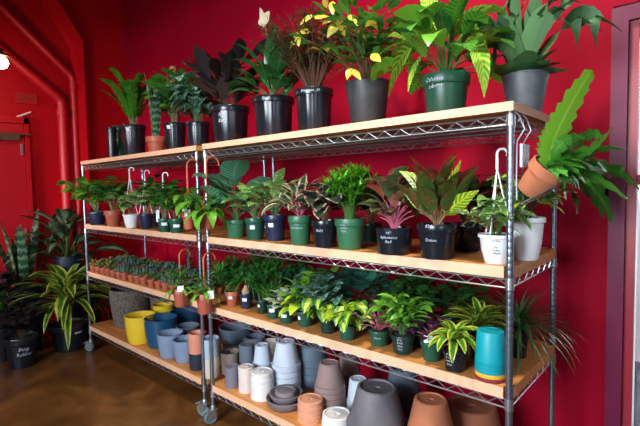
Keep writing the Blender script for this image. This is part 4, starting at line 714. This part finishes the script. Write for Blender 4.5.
for (mx, my, ex, ey, w_, dx) in ((548, 135, 592, 70, 18, .12), (540, 150, 562, 112, 16, .03)):
    e_ = P3(ex, ey, dx); frond(g2, mouth, P3(mx, my, dx*.5), e_, w_*u, 'tooth', 40, .10, rng, (e_-mouth).cross(Vector((-.6, .8, 0))).normalized(), .05)
limf = lambda p: Vector((max(p.x, .020-c.x), min(p.y, WY-.03-c.y), p.z))
g.build('fronds', LM['fern'], t, limf); g2.build('upright_frond', LM['fernb'], t, limf)
for k in range(60):
    yaw = rng.uniform(-1.0, 1.3); leaf(g, mouth, yaw, rng.uniform(-.2, 1.1), rng.uniform(14, 40)*u, 9*u, 'wavy', rng.uniform(.6, 1.8), .15, rng.uniform(-.5, .5), 9, rng, .1)
g.build('small_fronds', LM['fern'], t, limf)
# wire bracket: two wires hooked over the side wire of the top shelf, cradling the pot
g = G(); zt = SZ[3]-.006-c.z
for dy in (-.035, .035):
    g.tube([(-.046, dy, zt-.012), (-.044, dy, zt+.004), (-.034, dy, zt+.010), (-.020, dy, zt-.004), (-.004, dy, zt-.05), (-.028, dy, zt-.09), (-.030, dy, .03), (-.028, dy, -.03), (-.01, dy, -.040), (.055, dy, -.005), (.11, dy, .035)], .0028, n=6)
g.tube([(.11, -.035, .035), (.11, .035, .035)], .0028, n=6); g.tube([(-.01, -.035, -.040), (-.01, .035, -.040)], .0028, n=6); g.build('wire_bracket', CHR, t)
g = G(); g.box((-.020, -.03, .085), (-.012, .05, .165)); o = g.build('hang_tag', mat('clear_tag', (.62, .70, .82), .25, noise=.5, nscale=40, col2=(.25, .4, .7)), t)

# dark green watering bottle and small black pot at the left end of the top shelf
pos, R, h = solve_spot(122, 12, 124, 0, ZT[3], .27); g = G(); t = empty('spray_bottle', pos, 'dark green bottle with narrow neck at the left end of the top shelf', 'bottle')
g.lathe([(R*.9, 0), (R, .01), (R*.95, h*.42), (R*.5, h*.55), (R*.35, h*.66), (R*.35, h*.78)], 20); g.build('body', mat('bottle_green', (.01, .12, .07), .15), t)
g = G(); g.lathe([(R*.45, h*.78), (R*.45, h*.90), (R*.2, h*.95)], 14); g.box((-.01, -.055, h*.88), (.01, .02, h*.97)); g.build('spray_head', mat('bottle_green', (0, 0, 0)), t)
pos, R, h = solve_spot(115, 10, 127, 0, ZT[3], .17); o = G(); o.lathe(pot_profile('tall', R, h), 24); tag(o.build('plant_pot', PM['black'], loc=pos), 'plain narrow black pot behind the dark green bottle', 'pot')

# more floor plants at the left
def floorplant(px, xw, w, hpx, label, plants, stands=None, pm='black', kind='nursery'):
    b = atx(px, 345, xw); b.z = 0; u = depth(b)/FPX; t = empty('floor_plant', b, label, 'plant'); R = w/2*u; h = hpx*u; zs = make_pot(t, kind, R, h, PM[pm]); rng = random.Random(px)
    for i, (fn, lm, sm, kw) in enumerate(plants):
        g = G(); gs = G(); kw = dict(kw)
        for q in ('H', 'S', 'L', 'Wd', 'base', 'stem', 'r0'):
            if q in kw: kw[q] *= u
        if 'lean' in kw: kw['lean'] = tuple(c*u for c in kw['lean'])
        fn(g, gs, u, rng, **kw); L0 = limiter(b, .003, None); L1 = lambda p: L0(Vector((p.x, p.y, p.z+zs)))
        g.build(['leaves', 'shoots'][i], LM[lm], t, L1)
        if gs.f: gs.build('stems', LM[sm], t, L1)
    return t, b, R, h, u
floorplant(72, -4.40, 26, 84, 'dieffenbachia with pale centred leaves in a tall dark blue pot behind the striped dracaena', [(PT, 'dieff', 'stemg', dict(n=30, H=44, S=26, L=38, Wd=15, shape='lance', e=.5, droop=1.1, hmin=.2, sr=.005))], pm='navy', kind='tall')
t, b, R, h, u = floorplant(28, -4.38, 30, 62, 'tall snake plant in a dark pot on the floor by the red door', [(RS, 'snake', 'stemg', dict(n=15, L=86, Wd=8, e0=1.55, e1=1.25, droop=.15, shape='snake', r0=8))])
floorplant(3, -4.30, 30, 50, 'dark leafy plant in a black pot at the left edge by the door', [(B, 'purple', 'stemb', dict(n=10, H=44, S=26, L=20, Wd=11, per=5, e=.6)), (RS, 'deep', 'stemb', dict(n=10, L=50, Wd=7, e0=1.4, e1=.6, droop=.8))])
t, b, R, h, u = floorplant(22, -3.98, 30, 30, 'dark purple plant in a wide black pot with white writing, front of the floor group', [(B, 'purple', 'stemb', dict(n=14, H=36, S=24, L=15, Wd=9, per=7))])
writing(t, b, 'nursery', R, h, ['Burg.', 'Rubber'], off=.1, z=.6, size=5*u)
floorplant(92, -4.25, 20, 26, 'low dark leafy plant in a black pot tucked beside the far caster', [(B, 'deep', 'stemb', dict(n=12, H=32, S=20, L=14, Wd=7, per=6))])

# ---------------------------------------------------------------- succulents on the far unit's second shelf
def succulent(var, loc):
    t = empty('succulent', loc); R, h = .030, .048; g = G(); g.lathe(pot_profile('terra', R, h), 14); g.build('pot', PM['terra'], t)
    rng = random.Random(var*11+1); g = G(); m = ['suc1', 'suc2', 'suc3', 'suc4', 'suc5', 'suc1', 'suc4', 'suc2'][var]
    if var in (0, 1, 2, 5):
        for i in range(26):
            tt = i/26; yaw = i*GA; el = .15+1.2*(1-tt); L_ = .024+.030*tt
            leaf(g, (0, 0, h+.002+(1-tt)*.012), yaw, el, L_, .021, 'spoon', -.3, .45, 0, 3, rng)
    elif var in (3, 6):
        for k in range(9):
            yaw = k*GA; rr = .022*math.sqrt((k+.3)/9); hh = rng.uniform(.02, .055); p0 = Vector((math.cos(yaw)*rr, math.sin(yaw)*rr, h)); g.tube([p0, p0*1.1+Vector((0, 0, hh))], .004, .005, 5)
            for j in range(9): leaf(g, p0*1.1+Vector((0, 0, hh*(j+1)/9-h*.1)), j*GA, .6, .013, .008, 'ellip', 0, .3, 0, 2, rng)
    else:
        for k in range(14):
            yaw = k*GA; leaf(g, (0, 0, h), yaw, rng.uniform(.6, 1.4), rng.uniform(.035, .065), .016, 'ellip', .5, .3, 0, 4, rng)
    g.build('rosette', LM[m], t); return t
protos = [succulent(i, (0, 0, 0)) for i in range(8)]
VN = ['blue-green rosette', 'green rosette', 'pink-tinged rosette', 'dark bushy', 'yellow-green leafy', 'open pale blue rosette', 'dark upright', 'bright green leafy']
RN = ['front', 'second', 'third', 'fourth', 'rear']; used = set(); rng = random.Random(77)
xa, xb = atz(99, 284, ZT[1]).x, atz(181, 303, ZT[1]).x
for r in range(5):
    for i in range(17):
        x = XBL+.05+(xb-XBL-.05)*i/16+rng.uniform(-.005, .005); y = .045+r*.082+rng.uniform(-.004, .004); v = rng.choice(range(8)) if i > 5 else rng.choice((2, 4, 1, 3))
        if r == 0 and i == 16: v = 7
        if v in used: o = copy_tree(protos[v])
        else: o = protos[v]; used.add(v)
        o.location = (x, y, ZT[1]+.0005); o.rotation_euler = (0, 0, 0)
        s_ = rng.uniform(1.1, 1.3); o.scale = (s_, s_, s_)
        tag(o, f'tiny {VN[v]} succulent in a terracotta pot, {RN[r]} row of the succulents', 'succulent', f'{VN[v]} succulents in the {RN[r]} row')

# ---------------------------------------------------------------- empty pots on the bottom shelf
CM = lambda n, c, r=.6, nz=.12: mat('ceramic_'+n, c, r, noise=nz, nscale=7)
C_ = dict(dbowl=CM('warm_grey', (.19, .165, .185), .65), yellow=CM('yellow', (.78, .53, .03), .35), blue=CM('blue', (.012, .075, .17), .35), ltblue=CM('grey_blue', (.22, .29, .42), .5), peach=CM('peach', (.72, .27, .17), .6), ink=CM('ink', (.02, .03, .05), .5), cream=CM('cream', (.60, .55, .46), .6), pale=CM('pale_blue', (.40, .50, .60), .5),
 tan=CM('tan', (.25, .20, .17), .7), slate=CM('slate', (.12, .15, .20), .6), dslate=CM('mauve_slate', (.17, .16, .20), .6), pinkw=CM('blush_white', (.68, .58, .55), .7), white=CM('white', (.72, .70, .70), .6), bluew=CM('bluish_white', (.55, .62, .72), .6), terr=CM('terracotta', (.42, .14, .065), .8, .2), apri=CM('apricot', (.66, .30, .18), .8),
 mauve=CM('mauve', (.30, .20, .19), .75), blueg=CM('blue_grey', (.10, .145, .20), .6), char=CM('charcoal', (.145, .135, .155), .65, .35), dterr=CM('dark_terracotta', (.26, .085, .04), .85, .2), teal=CM('turquoise', (.0, .28, .34), .45, .05), mustard=CM('mustard', (.72, .42, .03), .5), maroon=CM('maroon', (.20, .02, .03), .5), burlap=mat('burlap', (.16, .13, .11), .95, noise=.6, nscale=55, bump=1.0))
def open_pot(px, w, yt, yb, col, label, y=None, taper=.78, cat='pot', name='ceramic_pot', band=None, belly=0, lv=0, inner=None):
    pos, R, h = solve_spot(px, w, yt, yb, ZT[lv], y, taper); th = max(.004, R*.07); g = G(); r0 = R*taper
    n = 9; prof = [(r0*.93, 0)]+[(r0+(R-r0)*math.sin(PI/2*(i/n)**(.8 if belly else 1))+0, .004+(h-.004)*i/n) for i in range(n+1)]+[(R-th*.5, h+.002), (R-th, h-.001), (R-th*1.3, h*.5), (r0-th, th*1.5)]
    if name == 'bucket': prof = [(r*(1+(.02 if i % 2 else 0)), z) for i, (r, z) in enumerate(prof)]
    t = g.lathe(prof, 36)
    LOG.append((label[:40], tuple(round(c, 2) for c in pos), round(R, 3), round(h, 3)))
    if band:
        t = empty(name, pos, label, cat); o = g.build('body', C_[col], t); g = G(); hb = h*band[1]
        rr = lambda z: r0+(R-r0)*z/h+.0015
        g.lathe([(rr(0)*.98, .0), (rr(0), .002), (rr(hb), hb), (rr(hb)-.001, hb+.0005)], 36); g.build('dipped_base', C_[band[0]], t)
    else: tag(g.build(name, C_[col], loc=pos), label, cat)
    return pos, R, h
ORD = ['topmost', 'second from the top', 'third from the top', 'fourth from the top', 'fifth from the top', 'sixth from the top', 'lowest']
def stack(px, w, yt, yb, n, col, label, y=None, top=.62, cols=None, step=None, collar=0.0, lv=0, hole=True, group=None):
    """pots nested upside down; w is the rim width of the lowest"""
    pos, R, H = solve_spot(px, w, yt, yb, ZT[lv], y, 1.0)
    # visible height: full top pot plus steps
    dz = H*step if step else H/(n+1.5); hp = H-dz*(n-1); th = .0035
    LOG.append(('STACK '+label[:34], tuple(round(c, 2) for c in pos), round(R, 3), round(H, 3)))
    rt = R*top; sl = (R-rt)/hp; thk = max(.0012, min(th, sl*dz*.45)); me = None
    for k in range(n-1, -1, -1):   # k=0 topmost
        zb = pos.z+dz*(n-1-k); g = G(); c1 = R*(1+collar); zc = dz*.93
        prof = [(R-thk-.001, 0), (c1, 0), (c1, zc*.9 if collar else zc), (R-sl*zc, zc), (rt+.004, hp-.004), (rt-.002, hp)]
        if hole: prof += [(rt*.88, hp), (rt*.85, hp-rt*.10), (rt*.20, hp-rt*.10), (rt*.18, hp-rt*.2)]
        if thk > .001: pass
        g.lathe(prof+[], 32)
        # hollow inside
        b = len(g.v)
        if cols: m = C_[cols[min(k, len(cols)-1)]]
        else: m = C_[col]
        ft = g.f.pop(len(g.f)-2); g.uv.pop(len(g.uv)-2); g.rn.pop(len(g.rn)-2)
        g.flat = {i for i in g.flat if i < len(g.f)-1} | {len(g.f)-1}
        ord_ = 'lowest' if k == n-1 and n > 1 else ORD[k]
        o = g.build('stacked_pot', m, loc=(pos.x, pos.y, zb)); jj = random.Random(px+k); o.rotation_euler = (0, 0, jj.uniform(0, 6))
        tag(o, f'{label}, {ord_} in its stack' if n > 1 else label, 'pot', group or f'stack of {label}')
    return pos, R, H
# far unit
open_pot(127, 38, 284, 343, 'burlap', 'big rough grey-brown bucket at the left of the bottom shelf, behind the yellow pot', y=.27, name='bucket', taper=.8)
open_pot(160, 24, 293, 320, 'burlap', 'second rough grey bucket at the back, behind the rear yellow pot', y=.475, name='bucket', taper=.85)
open_pot(136, 29, 311, 345, 'yellow', 'bright yellow ceramic pot at the front of the far bottom shelf', belly=1)
open_pot(160, 20, 302, 326, 'yellow', 'yellow ceramic pot in the rear row behind the blue pot', y=.35, belly=1)
open_pot(157, 32, 313, 349, 'blue', 'dark blue ceramic pot between the yellow pot and the grey-blue pots', belly=1)
open_pot(182, 30, 307, 330, 'blue', 'dark blue ceramic pot in the rear row right of the front blue one', y=.45, belly=1)
open_pot(166, 25, 329, 359, 'ltblue', 'grey-blue ceramic pot right beside the dark blue pot', belly=1)
open_pot(181, 24, 335, 364, 'ltblue', 'grey-blue ceramic pot left of the peach cylinder', belly=1)
open_pot(184, 23, 322, 350, 'slate', 'grey-blue ceramic pot behind the two front grey-blue pots', y=.30, belly=1)
open_pot(193, 17, 330, 371, 'peach', 'tall peach cylinder pot with a black dipped base', taper=.93, band=('ink', .46))
open_pot(206, 18, 335, 379, 'pale', 'tall pale blue cylinder pot with a cream dipped base, behind the middle posts', taper=.93, band=('cream', .5))
# near unit: bowls and cups
open_pot(233, 34, 321, 350, 'blueg', 'wide blue-grey bowl at the back left of the near bottom shelf', y=.45, taper=.6)
open_pot(231, 26, 338, 362, 'tan', 'tan ceramic cup pot in the second row, right of the middle posts', y=.33, taper=.85)
open_pot(252, 20, 333, 356, 'slate', 'slate ceramic cup at the back above the blue-grey cylinder', y=.46, taper=.8)
open_pot(268, 20, 338, 356, 'cream', 'grey-cream ceramic cup at the back beside the white stack', y=.50, taper=.8)
open_pot(226, 19, 348, 374, 'tan', 'brown-grey cylinder pot in the second row behind the mauve-slate one', y=.185, taper=.93)
stack(243, 15, 341, 371, 1, 'slate', 'blue-slate cylinder pot upside down between tan cylinder and white stack', top=.92, y=.20)
stack(228, 15, 363, 389, 1, 'dslate', 'mauve-slate cylinder pot upside down at the front beside the post', top=.93)
stack(242, 16, 363, 394, 1, 'pinkw', 'blush-white cylinder pot upside down at the front', top=.93)
stack(258, 23, 366, 402, 5, 'white', 'white straight clay pot, front stack', top=.93, step=.16, collar=.012)
stack(259, 20, 341, 372, 4, 'bluew', 'white tapered clay pot, second-row stack', top=.62, step=.14, y=.23)
stack(283, 29, 336, 390, 5, 'bluew', 'bluish-white tapered clay pot, tall stack', top=.60, step=.115, y=.25)
stack(310, 30, 338, 396, 4, 'blueg', 'blue-grey clay pot, tall stack behind', top=.86, step=.17, y=.43)
# nested low bowls: three sizes on top of one another
pos, R, H = solve_spot(282, 40, 380, 415, ZT[0], None, 1.0)
z = pos.z
for k, (f, hh, lift, lab) in enumerate(((1.0, .052, .0, 'widest'), (.83, .046, .034, 'middle'), (.56, .030, .062, 'smallest'))):
    r = R*f; g = G(); th = .006
    if k < 2: prof = [(r*.74, 0), (r*.80, .003), (r*.93, hh*.5), (r*.99, hh*.8), (r, hh), (r-th, hh), (r*.99-th, hh*.82), (r*.90-th, hh*.5), (r*.74, th*1.3)]
    else: prof = [(r*.97, 0), (r, .006), (r*.97, hh*.5), (r*.93, hh*.96), (r*.88, hh), (r*.74, hh), (r*.70, hh-.005), (r*.1, hh-.005)]
    g.lathe(prof, 36)
    tag(g.build('stacked_bowl', C_['dbowl'], loc=(pos.x, pos.y, z+lift)), f'{lab} of the three dark grey bowls nested at the front' if k < 2 else 'smallest dark grey bowl, upside down on top of the nested bowls', 'bowl', 'dark grey bowls in one stack')
stack(307, 26, 392, 426, 5, 'apri', 'apricot clay pot, front stack', top=.93, step=.15, collar=.012)
stack(327, 31, 356, 409, 5, 'mauve', 'mauve-brown clay pot, tall tapered stack', top=.60, step=.115, y=.23)
stack(347, 24, 350, 400, 2, 'mauve', 'dark mauve clay pot, stack at the back', top=.7, y=.48)
stack(334, 31, 405, 440, 3, 'cream', 'white clay pot with a grey base, front stack', top=.90, step=.2, collar=.01, cols=['white'])
stack(356, 24, 373, 414, 2, 'bluew', 'pale bluish clay pot, beside the big charcoal stack', top=.66, step=.2, y=.33)
stack(375, 62, 373, 450, 3, 'char', 'large charcoal clay pot, big stack', top=.60, step=.14, y=.115)
stack(402, 36, 360, 410, 2, 'slate', 'dark slate pot, at the back between the charcoal and terracotta stacks', top=.7, y=.46)
stack(430, 60, 385, 450, 2, 'terr', 'large terracotta pot upside down beside the charcoal stack', top=.50, step=.14, y=.13)
stack(472, 62, 390, 445, 2, 'dterr', 'large dark terracotta pot at the back right of the bottom shelf', top=.72, step=.14, y=.41)
# turquoise pots on the second shelf
pos, R, H = solve_spot(491, 31, 325, 379, ZT[1], .045, 1.0)
g = G(); g.lathe([(R*.98, 0), (R*1.02, .003), (R*1.02, .012), (R*.95, .014), (R*.2, .014)], 36); tag(g.build('saucer', C_['maroon'], loc=pos), 'maroon saucer under the turquoise pots on the second shelf', 'saucer')
z = pos.z+.0145; H2 = H-.0145; hp = H2*.72
for k, (col, dz) in enumerate((('mustard', 0), ('teal', H2*.09), ('teal', H2*.18), ('teal', H2*.27))):
    g = G(); g.lathe([(R*.965, 0), (R*.97, .001), (R*.955, H2*.088), (R*.945, H2*.09), (R*.83, hp-.004), (R*.80, hp), (R*.62, hp), (R*.6, hp-.003), (R*.1, hp-.003)], 36); b = len(g.f); del g.f[b-2]; del g.uv[b-2]; del g.rn[b-2]; g.flat = {b-2}
    tag(g.build('stacked_pot', C_[col], loc=(pos.x, pos.y, z+dz)), ['mustard yellow pot upside down, lowest in the turquoise stack', 'turquoise pot upside down, just above the mustard pot', 'turquoise pot upside down, second from the top of its stack', 'turquoise pot upside down, topmost of its stack on the second shelf'][k], 'pot', 'turquoise and mustard pots in one stack')

for l in LOG: print('PLACED', *l)
L2 = [l for l in LOG]
for i, p in enumerate(L2):
    for q in L2[i+1:]:
        if abs(p[1][2]-q[1][2]) < .1:
            d = math.hypot(p[1][0]-q[1][0], p[1][1]-q[1][1])
            if d < p[2]+q[2]-.004: print('CLASH', p[0], '|', q[0], round(p[2]+q[2]-d, 3))
